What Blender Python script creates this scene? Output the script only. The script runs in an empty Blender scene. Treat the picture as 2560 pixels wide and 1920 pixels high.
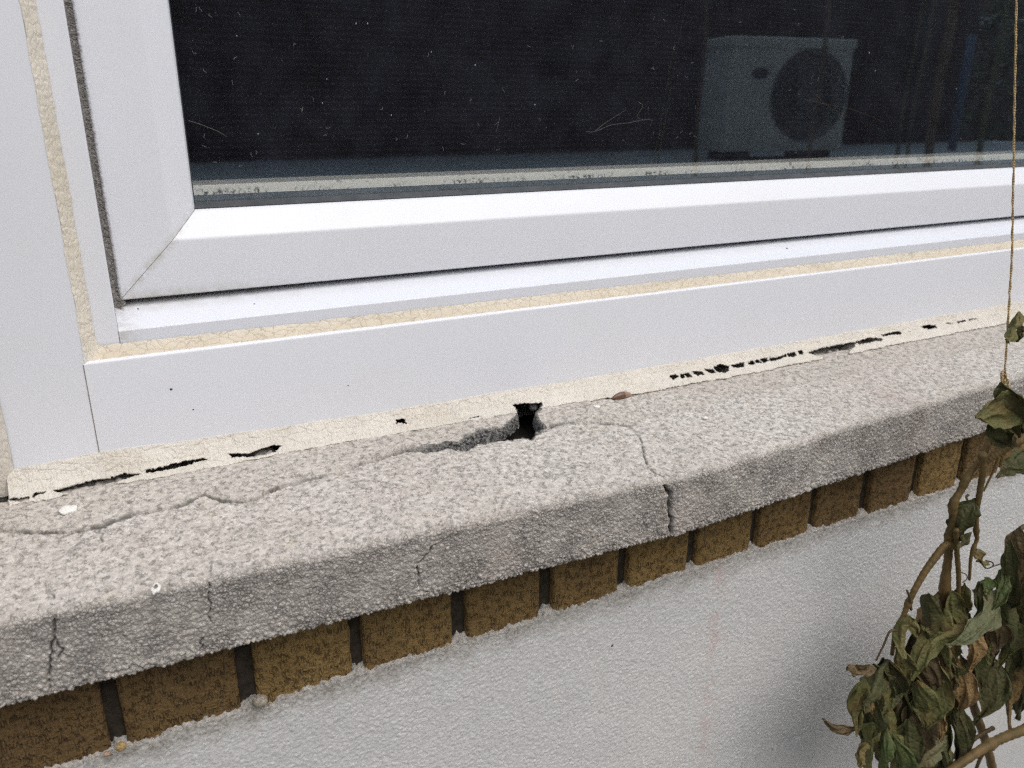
import bpy, math, random
import numpy as np
from mathutils import Matrix, Vector

# ------------------------------------------------------------------ camera, world, sun
SC = bpy.context.scene
D = 0.575                                   # camera distance from the face of the frame (y = 0)
CX = np.array([0.88970678, -0.14857239, 0.43168055])
CY = np.array([-0.45652063, -0.29633042, 0.8389143])
CZ = np.array([0.00328057, -0.94345881, -0.33147355])
FPX = 1999.0                                # focal length in pixels of the 2560 wide photograph
cam_d = bpy.data.cameras.new('camera')
cam = bpy.data.objects.new('camera', cam_d)
SC.collection.objects.link(cam)
rt, dn, fw = [(CX[i], CY[i], CZ[i]) for i in range(3)]
M = Matrix(((rt[0], -dn[0], -fw[0], 0), (rt[1], -dn[1], -fw[1], -D), (rt[2], -dn[2], -fw[2], 0), (0, 0, 0, 1)))
cam.matrix_world = M
cam_d.sensor_width = 36.0
cam_d.lens = FPX / 2560 * 36
cam_d.clip_start = 0.01
cam_d.clip_end = 500
cam_d.dof.use_dof = True
cam_d.dof.focus_distance = 0.62
cam_d.dof.aperture_fstop = 10.5
SC.camera = cam

world = bpy.data.worlds.new('World')
SC.world = world
world.use_nodes = True
wn = world.node_tree
for n in list(wn.nodes):
    wn.nodes.remove(n)
sky = wn.nodes.new('ShaderNodeTexSky')
sky.sky_type = 'NISHITA'
sky.sun_disc = False
sky.sun_elevation = math.radians(54)
sky.sun_rotation = math.radians(162)
sky.air_density = 1.6
sky.dust_density = 4.0
hs = wn.nodes.new('ShaderNodeHueSaturation')
hs.inputs['Saturation'].default_value = 0.42
bg = wn.nodes.new('ShaderNodeBackground')
bg.inputs['Strength'].default_value = 0.125
wo = wn.nodes.new('ShaderNodeOutputWorld')
wn.links.new(sky.outputs[0], hs.inputs['Color'])
wn.links.new(hs.outputs[0], bg.inputs['Color'])
wn.links.new(bg.outputs[0], wo.inputs['Surface'])

sun_d = bpy.data.lights.new('sun', 'SUN')
sun_d.energy = 1.25
sun_d.angle = math.radians(75)
sun_d.color = (1.0, 0.95, 0.89)
sun = bpy.data.objects.new('sun', sun_d)
SC.collection.objects.link(sun)
az, el = math.radians(162), math.radians(54)
sdir = Vector((math.sin(az) * math.cos(el), math.cos(az) * math.cos(el), math.sin(el)))
sun.rotation_euler = sdir.to_track_quat('Z', 'Y').to_euler()
sun.location = (0, -3, 5)

SC.view_settings.view_transform = 'Standard'
SC.view_settings.look = 'None'
SC.view_settings.exposure = 0.17
SC.view_settings.gamma = 1.0
SC.cycles.use_denoising = False
SC.cycles.use_adaptive_sampling = False
SC.cycles.diffuse_bounces = 3
SC.cycles.sample_clamp_indirect = 3.0
SC.cycles.filter_width = 1.35
try:
    SC.cycles.sampling_pattern = 'BLUE_NOISE'
except Exception:
    pass

rng = np.random.default_rng(7)
random.seed(7)


# ------------------------------------------------------------------ unprojection (photo pixel -> place)
def ray(p):
    d = np.array([(p[0] - 1280) / FPX, (p[1] - 960) / FPX, 1.0])
    return np.array([d @ CX, d @ CY, d @ CZ])


def at_depth(p, d):
    """point on the pixel's ray at distance d (along y) from the camera"""
    r = ray(p)
    r = r / r[1] * d
    return np.array([r[0], r[1] - D, r[2]])


def on_plane(p, a, b):
    """point where the ray meets z = a + b*y"""
    r = ray(p)
    t = (a - b * D) / (r[2] - b * r[1])
    return np.array([r[0] * t, r[1] * t - D, r[2] * t])


# ------------------------------------------------------------------ numpy noise
def hsh(i, j, k, seed):
    with np.errstate(over='ignore'):
        n = (i.astype(np.uint32) * np.uint32(374761393) + j.astype(np.uint32) * np.uint32(668265263)
             + k.astype(np.uint32) * np.uint32(2246822519) + np.uint32(seed * 3266489917 & 0xffffffff))
        n = (n ^ (n >> np.uint32(13))) * np.uint32(1274126177)
        n = (n ^ (n >> np.uint32(15))) * np.uint32(2654435761)
        n = n ^ (n >> np.uint32(16))
    return n.astype(np.float64) / 4294967296.0


def vnoise(P, scale, seed=0):
    Q = P * scale
    I = np.floor(Q).astype(np.int64)
    F = Q - I
    F = F * F * (3 - 2 * F)
    out = 0
    for a in (0, 1):
        for b in (0, 1):
            for c in (0, 1):
                w = (F[..., 0] if a else 1 - F[..., 0]) * (F[..., 1] if b else 1 - F[..., 1]) * (F[..., 2] if c else 1 - F[..., 2])
                out = out + w * hsh(I[..., 0] + a, I[..., 1] + b, I[..., 2] + c, seed)
    return out * 2 - 1


def fbm(P, scale, oct=3, seed=0, rough=0.5):
    o, a, t = 0, 1.0, 0
    for i in range(oct):
        o = o + a * vnoise(P, scale * 2 ** i, seed + i * 11)
        t += a
        a *= rough
    return o / t


def worley(P, scale, seed=0, jit=0.9):
    Q = P * scale
    I = np.floor(Q).astype(np.int64)
    F1 = np.full(Q.shape[:-1], 9.0)
    F2 = F1.copy()
    ID = np.zeros_like(F1)
    for a in (-1, 0, 1):
        for b in (-1, 0, 1):
            for c in (-1, 0, 1):
                i, j, k = I[..., 0] + a, I[..., 1] + b, I[..., 2] + c
                h = hsh(i, j, k, seed)
                dx = i + .5 + jit * (h - .5) - Q[..., 0]
                dy = j + .5 + jit * (hsh(i, j, k, seed + 1) - .5) - Q[..., 1]
                dz = k + .5 + jit * (hsh(i, j, k, seed + 2) - .5) - Q[..., 2]
                d = np.sqrt(dx * dx + dy * dy + dz * dz)
                near = d < F1
                F2 = np.where(near, F1, np.minimum(F2, d))
                ID = np.where(near, hsh(i, j, k, seed + 3), ID)
                F1 = np.where(near, d, F1)
    return F1, F2, ID


def sstep(a, b, x):
    t = np.clip((x - a) / (b - a), 0, 1)
    return t * t * (3 - 2 * t)


def inside(poly, X, Y):
    r = np.zeros(X.shape, bool)
    n = len(poly)
    for i in range(n):
        x0, y0 = poly[i]
        x1, y1 = poly[(i + 1) % n]
        c = ((y0 > Y) != (y1 > Y)) & (X < (x1 - x0) * (Y - y0) / (y1 - y0 + 1e-12) + x0)
        r ^= c
    return r


def seg_dist(P, pts):
    """distance of points P (n,3) to the polyline pts (m,3), and position along it 0..1"""
    best = np.full(P.shape[0], 1e9)
    pos = np.zeros(P.shape[0])
    L = np.r_[0, np.cumsum(np.linalg.norm(np.diff(pts, axis=0), axis=1))]
    for i in range(len(pts) - 1):
        a, b = pts[i], pts[i + 1]
        ab = b - a
        t = np.clip((P - a) @ ab / (ab @ ab + 1e-15), 0, 1)
        d = np.linalg.norm(P - a - t[:, None] * ab, axis=1)
        m = d < best
        best[m] = d[m]
        pos[m] = (L[i] + t[m] * (L[i + 1] - L[i])) / L[-1]
    return best, pos


# ------------------------------------------------------------------ object helpers
COL = SC.collection


def thing(name, label, cat, loc=(0, 0, 0), group=None):
    o = bpy.data.objects.new(name, None)
    COL.objects.link(o)
    o.location = loc
    o.empty_display_size = 0.05
    o['label'] = label
    o['category'] = cat
    if group:
        o['group'] = group
    return o


def tag(o, label, cat, group=None):
    o['label'] = label
    o['category'] = cat
    if group:
        o['group'] = group
    return o


def link(name, me, mat, parent=None, label=None, smooth=True):
    o = bpy.data.objects.new(name, me)
    COL.objects.link(o)
    if mat is not None:
        me.materials.append(mat)
    if smooth:
        me.polygons.foreach_set('use_smooth', np.ones(len(me.polygons), bool))
    if parent is not None:
        o.parent = parent
        off = np.zeros(3)
        q = parent
        while q is not None:
            off -= np.array(q.location)
            q = q.parent
        o.location = off
    if label:
        o['label'] = label
    return o


def np_mesh(name, V, F, attrs=None):
    """V (n,3), F (m,4) or (m,3)"""
    V = np.asarray(V, np.float32)
    F = np.asarray(F, np.int32)
    me = bpy.data.meshes.new(name)
    k = F.shape[1]
    me.vertices.add(len(V))
    me.vertices.foreach_set('co', V.ravel())
    me.loops.add(F.size)
    me.loops.foreach_set('vertex_index', F.ravel())
    me.polygons.add(len(F))
    me.polygons.foreach_set('loop_start', np.arange(0, F.size, k, dtype=np.int32))
    me.polygons.foreach_set('loop_total', np.full(len(F), k, np.int32))
    for n, a in (attrs or {}).items():
        at = me.attributes.new(n, 'FLOAT', 'POINT')
        at.data.foreach_set('value', np.asarray(a, np.float32).ravel())
    me.update(calc_edges=True)
    return me


def grid_faces(nu, nv, mask=None, flip=False):
    i = np.arange(nu * nv).reshape(nu, nv)
    q = np.stack([i[:-1, :-1], i[1:, :-1], i[1:, 1:], i[:-1, 1:]], -1)
    if flip:
        q = q[..., ::-1]
    q = q.reshape(-1, 4)
    if mask is not None:
        q = q[mask.ravel()]
    return q


def grid_normals(P):
    du = np.gradient(P, axis=0)
    dv = np.gradient(P, axis=1)
    n = np.cross(du, dv)
    return n / (np.linalg.norm(n, axis=-1, keepdims=True) + 1e-12)


class MB:
    """collects faces of one mesh object"""
    def __init__(s):
        s.v, s.f = [], []

    def add(s, V, F):
        o = len(s.v)
        s.v += [tuple(map(float, p)) for p in V]
        s.f += [tuple(i + o for i in f) for f in F]

    def box(s, a, b):
        x0, y0, z0 = a
        x1, y1, z1 = b
        s.add([(x0, y0, z0), (x1, y0, z0), (x1, y1, z0), (x0, y1, z0), (x0, y0, z1), (x1, y0, z1), (x1, y1, z1), (x0, y1, z1)],
              [(0, 3, 2, 1), (4, 5, 6, 7), (0, 1, 5, 4), (1, 2, 6, 5), (2, 3, 7, 6), (3, 0, 4, 7)])

    def tube(s, pts, rad, n=8, cap=True):
        pts = np.asarray(pts, float)
        m = len(pts)
        rad = np.broadcast_to(np.asarray(rad, float), (m,))
        T = np.gradient(pts, axis=0)
        T /= np.linalg.norm(T, axis=1, keepdims=True) + 1e-12
        up = np.array([0.3, 0.9, 0.2])
        V = []
        for i in range(m):
            a = np.cross(T[i], up)
            a /= np.linalg.norm(a) + 1e-9
            b = np.cross(T[i], a)
            up = np.cross(a, T[i])
            for k in range(n):
                t = 2 * math.pi * k / n
                V.append(pts[i] + rad[i] * (math.cos(t) * a + math.sin(t) * b))
        F = [(i * n + k, i * n + (k + 1) % n, (i + 1) * n + (k + 1) % n, (i + 1) * n + k) for i in range(m - 1) for k in range(n)]
        if cap:
            F += [tuple(range(n - 1, -1, -1)), tuple(range((m - 1) * n, m * n))]
        s.add(V, F)

    def prism(s, prof, x0, x1, axis='x', off0=None, off1=None):
        """closed profile [(y, q)] swept along x (q = z) or along z (q = x)"""
        n = len(prof)
        V = []
        for k, (e, off) in enumerate(((x0, off0), (x1, off1))):
            for i, (y, q) in enumerate(prof):
                t = e + (off[i] if off is not None else 0)
                V.append((t, y, q) if axis == 'x' else (q, y, t))
        F = [(i, (i + 1) % n, n + (i + 1) % n, n + i) for i in range(n)]
        F += [tuple(range(n - 1, -1, -1)), tuple(range(n, 2 * n))]
        s.add(V, F)

    def build(s, name, mat, parent=None, label=None, smooth=False, bevel=0, angle=None):
        me = bpy.data.meshes.new(name)
        me.from_pydata(s.v, [], s.f)
        me.update()
        import bmesh
        bm = bmesh.new()
        bm.from_mesh(me)
        bmesh.ops.recalc_face_normals(bm, faces=bm.faces)
        bm.to_mesh(me)
        bm.free()
        o = link(name, me, mat, parent, label, smooth)
        if bevel:
            b = o.modifiers.new('bevel', 'BEVEL')
            b.width = bevel
            b.segments = 3
            b.limit_method = 'ANGLE'
        if angle:
            me.polygons.foreach_set('use_smooth', np.ones(len(me.polygons), bool))
            me.set_sharp_from_angle(angle=math.radians(angle))
        return o


def rounded(pts, radii, n=5):
    """polygon corners (p) with fillet radius each"""
    out = []
    m = len(pts)
    for i in range(m):
        p = np.array(pts[i], float)
        r = radii[i]
        if r <= 0:
            out.append(tuple(p))
            continue
        a = np.array(pts[i - 1], float) - p
        b = np.array(pts[(i + 1) % m], float) - p
        la, lb = np.linalg.norm(a), np.linalg.norm(b)
        a /= la
        b /= lb
        half = math.acos(np.clip(a @ b, -1, 1)) / 2
        t = min(r / math.tan(half), la * .49, lb * .49)
        A, B = p + a * t, p + b * t
        for k in range(n + 1):
            u = k / n
            out.append(tuple((1 - u) ** 2 * A + 2 * u * (1 - u) * p + u * u * B))
    return out


def dense(pts, step, noise=0, seed=0):
    pts = np.asarray(pts, float)
    L = np.r_[0, np.cumsum(np.linalg.norm(np.diff(pts, axis=0), axis=1))]
    n = max(2, int(L[-1] / step) + 1)
    t = np.linspace(0, L[-1], n)
    out = np.stack([np.interp(t, L, pts[:, i]) for i in range(pts.shape[1])], 1)
    if noise:
        r = np.random.default_rng(seed)
        out += r.normal(0, noise, out.shape)
    return out


def spline(pts, n=24):
    """smooth curve through the points"""
    P = np.asarray(pts, float)
    P = np.vstack([2 * P[0] - P[1], P, 2 * P[-1] - P[-2]])
    out = []
    k = len(P) - 3
    per = max(2, n // k)
    for i in range(k):
        p0, p1, p2, p3 = P[i:i + 4]
        for u in np.linspace(0, 1, per, endpoint=False):
            out.append(.5 * ((2 * p1) + (-p0 + p2) * u + (2 * p0 - 5 * p1 + 4 * p2 - p3) * u * u + (-p0 + 3 * p1 - 3 * p2 + p3) * u ** 3))
    out.append(P[-2])
    return np.array(out)


# ------------------------------------------------------------------ material helpers
class NT:
    def __init__(s, name, rough=0.6, spec=0.4):
        s.m = bpy.data.materials.new(name)
        s.m.use_nodes = True
        s.t = s.m.node_tree
        for n in list(s.t.nodes):
            s.t.nodes.remove(n)
        s.out = s.t.nodes.new('ShaderNodeOutputMaterial')
        s.p = s.t.nodes.new('ShaderNodeBsdfPrincipled')
        s.t.links.new(s.p.outputs[0], s.out.inputs[0])
        s.p.inputs['Roughness'].default_value = rough
        s.p.inputs['Specular IOR Level'].default_value = spec
        s.tc = s.t.nodes.new('ShaderNodeTexCoord').outputs['Object']

    def set(s, inp, v):
        if hasattr(v, 'node'):
            s.t.links.new(v, inp)
        elif isinstance(v, (tuple, list)) and len(v) == 3 and inp.type == 'RGBA':
            inp.default_value = (*v, 1)
        else:
            inp.default_value = v

    def node(s, typ, outp=0, props=None, **ins):
        n = s.t.nodes.new(typ)
        for k, v in (props or {}).items():
            setattr(n, k, v)
        for k, v in ins.items():
            s.set(n.inputs[int(k[1:])] if k[0] == '_' and k[1:].isdigit() else n.inputs[k.replace('_', ' ')], v)
        return n.outputs[outp]

    def math(s, op, a, b=0.0, c=0.0, clamp=False):
        return s.node('ShaderNodeMath', 0, {'operation': op, 'use_clamp': clamp}, _0=a, _1=b, _2=c)

    def mapr(s, v, a, b, c=0.0, d=1.0):
        return s.node('ShaderNodeMapRange', 0, {'clamp': True}, _0=v, _1=a, _2=b, _3=c, _4=d)

    def mix(s, f, a, b, mode='MIX'):
        n = s.t.nodes.new('ShaderNodeMix')
        n.data_type = 'RGBA'
        n.blend_type = mode
        s.set(n.inputs[0], f)
        s.set(n.inputs[6], a)
        s.set(n.inputs[7], b)
        return n.outputs[2]

    def scale(s, vec, xyz):
        return s.node('ShaderNodeVectorMath', 0, {'operation': 'MULTIPLY'}, _0=vec, _1=xyz)

    def vadd(s, a, b):
        return s.node('ShaderNodeVectorMath', 0, {'operation': 'ADD'}, _0=a, _1=b)

    def noise(s, scale, detail=3, rough=0.55, vec=None, col=False):
        return s.node('ShaderNodeTexNoise', 1 if col else 0, None, Vector=vec if vec is not None else s.tc, Scale=scale, Detail=detail, Roughness=rough)

    def voro(s, scale, feature='F1', vec=None, out=0, rand=1.0):
        return s.node('ShaderNodeTexVoronoi', out, {'feature': feature}, Vector=vec if vec is not None else s.tc, Scale=scale, Randomness=rand)

    def attr(s, name):
        return s.node('ShaderNodeAttribute', 2, {'attribute_name': name})

    def xyz(s):
        n = s.t.nodes.new('ShaderNodeSeparateXYZ')
        s.t.links.new(s.tc, n.inputs[0])
        return n.outputs

    def bump(s, h, strength=0.5, dist=0.001, normal=None):
        n = s.t.nodes.new('ShaderNodeBump')
        n.inputs['Strength'].default_value = strength
        n.inputs['Distance'].default_value = dist
        s.set(n.inputs['Height'], h)
        if normal is not None:
            s.t.links.new(normal, n.inputs['Normal'])
        return n.outputs[0]

    def finish(s, color, normal=None, rough=None):
        s.set(s.p.inputs['Base Color'], color)
        if normal is not None:
            s.t.links.new(normal, s.p.inputs['Normal'])
        if rough is not None:
            s.set(s.p.inputs['Roughness'], rough)
        return s.m


def simple(name, col, rough=0.6, spec=0.4, var=0.25, scale=60, bump=0.0):
    n = NT(name, rough, spec)
    f = n.mapr(n.noise(scale, 4), .3, .7)
    c = n.mix(f, tuple(c * (1 - var) for c in col), tuple(min(1, c * (1 + var)) for c in col))
    nm = n.bump(n.noise(scale * 3, 4), .6, bump) if bump else None
    return n.finish(c, nm)


def pvc(name, base=(0.765, 0.785, 0.85)):
    """white plastic frame: faint grime, a few specks"""
    n = NT(name, 0.33, 0.45)
    g = n.mapr(n.noise(9, 5, .6), .45, .8)
    c = n.mix(n.math('MULTIPLY', g, .35), base, (base[0] * .93, base[1] * .915, base[2] * .87))
    fine = n.mapr(n.noise(140, 3), .62, .8)
    c = n.mix(n.math('MULTIPLY', fine, .12), c, (.55, .5, .42))
    sp = n.voro(38, vec=n.tc)
    dots = n.mapr(sp, .028, .012)
    pick = n.math('GREATER_THAN', n.voro(38, out=1), .5)
    c = n.mix(n.math('MULTIPLY', dots, n.math('MULTIPLY', pick, .8)), c, (.16, .13, .1))
    r = n.mapr(n.noise(30, 4), .3, .7, .28, .42)
    nm = n.bump(n.noise(700, 2), .08, .0003)
    return n, c, nm, r


def pvc_plain(name):
    n, c, nm, r = pvc(name)
    return n.finish(c, nm, r)


# ------------------------------------------------------------------ dimensions of the wall section (metres, camera height = 0)
XL, XR = -0.30, 1.35                         # how far sill and wall are modelled in detail
ZTOP = 0.85                                  # window runs on above the picture
XEND = 1.9                                   # window runs on to the right
SILL_A, SILL_B = -0.24563, 0.11              # sill top: z = A + B*y
Z_BOT = -0.3126
KX = 0.362                                   # where the sill is broken


def front(x):
    return np.interp(x, [-.4, -.09, .1, KX, .74, 1.4], [-.122, -.1335, -.142, -.1525, -.131, -.093])


def back_lift(x):
    return np.interp(x, [-.4, .3, .42, .55], [.0013, .0013, .0008, 0])


def caulk_top(x):
    return np.interp(x, [-.1, -.022, .15, .48, 1.0, 1.4], [-.2288, -.2268, -.2319, -.2330, -.2306, -.2306])


def caulk_front(x):
    return np.interp(x, [-.1, .0, .14, .3, .45, .6, .8, 1.0, 1.4], [-.020, -.0165, -.0165, -.019, -.0245, -.023, -.020, -.019, -.019])


# cracks of the sill, read off the photograph, as pixel polylines
CR_LONG = [(-120, 1352), (0, 1329), (105, 1334), (187, 1331), (249, 1319), (268, 1313), (330, 1288), (400, 1276), (467, 1262), (509, 1239), (560, 1258),
           (622, 1254), (661, 1239), (684, 1227), (760, 1204), (850, 1184), (908, 1161), (967, 1141), (1013, 1126), (1068, 1126), (1122, 1116), (1157, 1122),
           (1188, 1103), (1239, 1091), (1300, 1088), (1345, 1072), (1380, 1066), (1425, 1060), (1472, 1058), (1530, 1062), (1581, 1068), (1600, 1048), (1628, 1044),
           (1666, 1029), (1710, 1025), (1800, 1000)]
HOLE = [(1280, 1005), (1291, 1025), (1293, 1046), (1272, 1062), (1250, 1082), (1236, 1094), (1262, 1096), (1297, 1092), (1328, 1098), (1344, 1078), (1362, 1070), (1340, 1052), (1338, 1037), (1350, 1021), (1352, 1008)]
CRACKS = [
    ([(130, 1482), (144, 1519), (136, 1533), (138, 1583), (136, 1603), (126, 1625), (126, 1669), (122, 1739), (120, 1790)], .00055, .0032),
    ([(136, 1603), (153, 1620), (146, 1648)], .0005, .003),
    ([(525, 1404), (528, 1443), (521, 1498), (527, 1515), (521, 1544), (527, 1560)], .0004, .0025),
    ([(512, 1590), (505, 1603), (500, 1625)], .0004, .002),
    ([(1087, 1358), (1072, 1383), (1044, 1416), (1048, 1443), (1044, 1498), (1043, 1520)], .0005, .0030),
    ([(1600, 1085), (1608, 1121), (1614, 1151), (1619, 1167), (1638, 1183), (1657, 1191), (1665, 1221)], .0005, .0022),
    ([(1660, 1212), (1677, 1237), (1673, 1286), (1679, 1300), (1676, 1332), (1676, 1360)], .0009, .0090),
    ([(1328, 1091), (1360, 1078), (1392, 1062)], .0007, .003),
    ([(249, 1319), (252, 1345), (258, 1380)], .0004, .0015),
]


def sill_point(p):
    q = on_plane(p, SILL_A, SILL_B)
    f = float(front(q[0]))
    if q[1] < f + .004:
        for _ in range(6):
            r = ray(p)
            t = (f + D) / r[1]
            q = np.array([r[0] * t, f, r[2] * t])
            f = float(front(q[0]))
    return q


# ------------------------------------------------------------------ concrete sill
def sill_material():
    n = NT('weathered_concrete', 0.9, 0.2)
    tone, gap, back, face, rub = n.attr('tone'), n.attr('gap'), n.attr('back'), n.attr('face'), n.attr('rubble')
    wv = n.vadd(n.tc, n.scale(n.vadd(n.noise(260, 2, col=True), (-.5, -.5, -.5)), (.0022, .0022, .0022)))
    sep = n.node('ShaderNodeSeparateColor', 0, None, Color=n.voro(470, out=1, vec=wv))
    e1 = n.voro(470, 'DISTANCE_TO_EDGE', vec=wv)
    e2 = n.voro(860, 'DISTANCE_TO_EDGE', vec=wv)
    line = n.mapr(e1, .17, .05)
    line2 = n.mapr(e2, .17, .05)
    fleck = n.mapr(n.noise(230, 4, .65, vec=n.vadd(n.tc, (9, 0, 0))), .50, .58)
    open_ = n.mapr(n.noise(40, 3), .38, .62, .35, 1)
    lf = n.math('MULTIPLY', n.math('MULTIPLY', n.math('MAXIMUM', line, n.math('MULTIPLY', line2, .55)), face), n.math('MULTIPLY', open_, .85))
    lt = n.math('MULTIPLY', n.math('MAXIMUM', n.math('MULTIPLY', line, fleck), n.math('MULTIPLY', n.math('MULTIPLY', line2, fleck), .6)), n.math('SUBTRACT', 1.0, face))
    lines = n.math('ADD', lf, n.math('MULTIPLY', lt, .74), clamp=True)
    tone = n.math('ADD', n.math('MULTIPLY', tone, .45), n.math('MULTIPLY', sep, .55))
    big = n.mapr(n.noise(7, 4), .3, .7)
    c = n.mix(tone, (.34, .318, .298), (.77, .730, .692))
    wh = n.math('MULTIPLY', n.mapr(n.voro(520, vec=wv), .22, .10), n.mapr(n.noise(200, 2), .5, .6))
    c = n.mix(n.math('MULTIPLY', wh, .5), c, (.82, .80, .77))
    c = n.mix(n.math('MULTIPLY', big, .35), c, (.42, .37, .32))
    pink = n.mapr(n.noise(14, 3, vec=n.vadd(n.tc, (3.1, 0, 0))), .55, .75)
    c = n.mix(n.math('MULTIPLY', pink, .30), c, (.47, .37, .34))
    yel = n.mapr(n.noise(45, 3, vec=n.vadd(n.tc, (0, 5.1, 0))), .66, .78)
    c = n.mix(n.math('MULTIPLY', yel, .35), c, (.46, .38, .22))
    c = n.mix(n.math('MULTIPLY', back, .22), c, (.40, .37, .32))
    c = n.mix(n.math('MAXIMUM', n.math('MULTIPLY', gap, .88), n.math('MULTIPLY', lines, .92)), c, (.070, .066, .064))
    alg = n.math('MULTIPLY', n.mapr(n.noise(28, 5, .7, vec=n.vadd(n.tc, (1.7, 2.2, 0))), .60, .74), n.mapr(n.noise(420, 2), .4, .6))
    c = n.mix(n.math('MULTIPLY', alg, .6), c, (.10, .10, .085))
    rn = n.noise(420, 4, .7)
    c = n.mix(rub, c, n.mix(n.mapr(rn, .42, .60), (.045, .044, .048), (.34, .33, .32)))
    nm = n.bump(n.noise(1500, 3, .6), .35, .0005)
    nm = n.bump(n.math('MULTIPLY', rn, rub), 1.0, .004, nm)
    hb = n.math('MULTIPLY', n.mapr(e1, 0, .25), n.math('ADD', n.math('MULTIPLY', face, .8), .2))
    nm = n.bump(hb, .6, .0006, nm)
    return n.finish(c, nm)


def make_sill():
    step = .00052
    xs = np.arange(-.16, 1.12, step)
    xs = np.r_[np.arange(XL, -.16, .004), xs, np.arange(1.12, XR, .004)]
    nu = len(xs)
    f = front(xs)
    f = f + .0006 * vnoise(np.stack([xs, 0 * xs, 0 * xs], 1), 30, 5)
    # profile: s runs from the back, over the top, round the arris, down the front, under
    nb, nt, na, nf, nl, nn = 30, 225, 34, 68, 14, 50
    tt = np.linspace(0, 1, nt)
    rows_y, rows_z, w_top = [], [], []
    R, r2 = .0060, .0022
    yb = np.linspace(.035, -.006, nb, endpoint=False)
    for y in yb:
        rows_y.append(np.full(nu, y)); rows_z.append(np.full(nu, SILL_A + SILL_B * y)); w_top.append(1)
    for t in tt[:-1]:
        y = -.006 + (f + R + .006) * t
        rows_y.append(y); rows_z.append(SILL_A + SILL_B * y); w_top.append(1)
    zt = SILL_A + SILL_B * (f + R)
    for k in range(na):
        a = k / na * math.pi / 2
        rows_y.append(f + R - R * math.sin(a)); rows_z.append(zt - R * 1.05 * (1 - math.cos(a))); w_top.append(1 - k / na)
    z1 = zt - R * 1.05
    for k in range(nf):
        t = k / nf
        rows_y.append(f + 0 * xs); rows_z.append(z1 + (Z_BOT + r2 - z1) * t); w_top.append(0)
    for k in range(nl):
        a = k / nl * math.pi / 2
        rows_y.append(f + r2 - r2 * math.cos(a)); rows_z.append(Z_BOT + r2 - r2 * math.sin(a)); w_top.append(0)
    for k in range(nn):
        t = k / (nn - 1)
        rows_y.append(f + r2 + (-.088 - f - r2) * t); rows_z.append(np.full(nu, Z_BOT)); w_top.append(0)
    Y = np.stack([np.zeros(nu) + q for q in rows_y], 1)
    Z = np.stack([np.zeros(nu) + q for q in rows_z], 1)
    P = np.stack([np.broadcast_to(xs[:, None], Y.shape), Y, Z], -1)
    N = grid_normals(P)
    if N[nu // 2, nb + 40, 2] < 0:
        N = -N
    WT = np.broadcast_to(np.array(w_top)[None, :], Y.shape)
    S = P.reshape(-1, 3)
    wt = WT.reshape(-1)
    warp = np.stack([vnoise(S, 220, 21), vnoise(S, 220, 22), vnoise(S, 220, 23)], 1) * .0006
    F1, F2, ID = worley(S + warp, 1 / .0027, 3)
    G1, G2, GD = worley(S + warp, 1 / .0017, 9)
    edge = F2 - F1
    edge2 = G2 - G1
    dome = np.clip(1 - (F1 / .75) ** 2, 0, 1)
    dome2 = np.clip(1 - (G1 / .75) ** 2, 0, 1)
    patch = fbm(S, 45, 3, 40)
    fine = fbm(S, 900, 2, 44)
    wear = sstep(-.15, .35, patch)                      # worn smooth / open
    Afr = .00085
    h_front = Afr * (dome * (.5 + .8 * ID)) + .0003 * dome2 - .0005
    low = sstep(-.303, -.309, S[:, 2])
    h_front = h_front * (1 + 1.3 * low)
    h_top = (.00016 + .00022 * wear) * (dome * (.4 + .8 * ID)) + .00014 * dome2
    pit = sstep(.62, .9, ID) * 0 + sstep(.25, .0, edge) * sstep(.1, .5, fbm(S, 160, 2, 47))
    h_top = h_top - .0007 * pit
    h = wt * h_top + (1 - wt) * h_front + .0006 * fbm(S, 22, 3, 60) + .00008 * fine
    gap_f = sstep(.13, .03, edge) * .62
    gap_t = pit * .25
    gap = (wt * gap_t + (1 - wt) * gap_f * (.65 + .5 * sstep(-.5, .5, patch))) * .6
    tone = np.clip(.5 + .5 * (ID - .5) + .45 * (GD - .5) + .2 * fine, 0, 1)
    # cracks
    xv = S[:, 0]
    long = np.array([sill_point(p) for p in CR_LONG])
    long = dense(long, .0018)
    long[:, 1] += .0007 * vnoise(long, 300, 71) + .0005 * vnoise(long, 800, 72)
    ycr = np.interp(xv, long[:, 0], long[:, 1])
    istop = (wt > .9) & (S[:, 1] > -.11)
    dl = S[:, 1] - ycr
    jag = np.interp(xv, [.0, .17, .20, .26, .275, .30], [.95, .95, 1, 1, .9, .9])
    dl = dl + jag * (.0013 * vnoise(S, 420, 78) + .0009 * vnoise(S, 950, 79))
    lift = back_lift(xv) * (1 + .35 * fbm(S, 60, 2, 73))
    h = np.where(istop, h + lift * sstep(-.0008, .0016, dl), h)
    back = np.where(istop, sstep(-.001, .002, dl), 0)
    # a ravine that widens to the hole
    px = np.array([sill_point((a, 1130))[0] for a in (-100, 0, 260, 330, 460, 560, 680, 760, 908, 967, 1060, 1157, 1239, 1300, 1345, 1400, 1560, 1600, 1640, 1720, 1800)])
    rw = np.array([.0008, .0008, .0009, .0010, .0007, .0010, .0009, .0005, .0009, .0018, .0028, .0034, .0052, .006, .003, .0009, .0007, .0016, .0006, .0004, .0002])
    rd = np.array([.0028, .003, .0032, .0032, .0018, .0032, .003, .0018, .003, .0032, .0045, .0065, .0115, .013, .006, .0016, .0016, .0035, .0015, .0008, .0004])
    w_, d_ = np.interp(xv, px, rw), np.interp(xv, px, rd)
    w_ = w_ * np.clip(1 + .9 * fbm(S * np.array([1, .3, .3]), 90, 3, 74), .35, 1.8)
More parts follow.
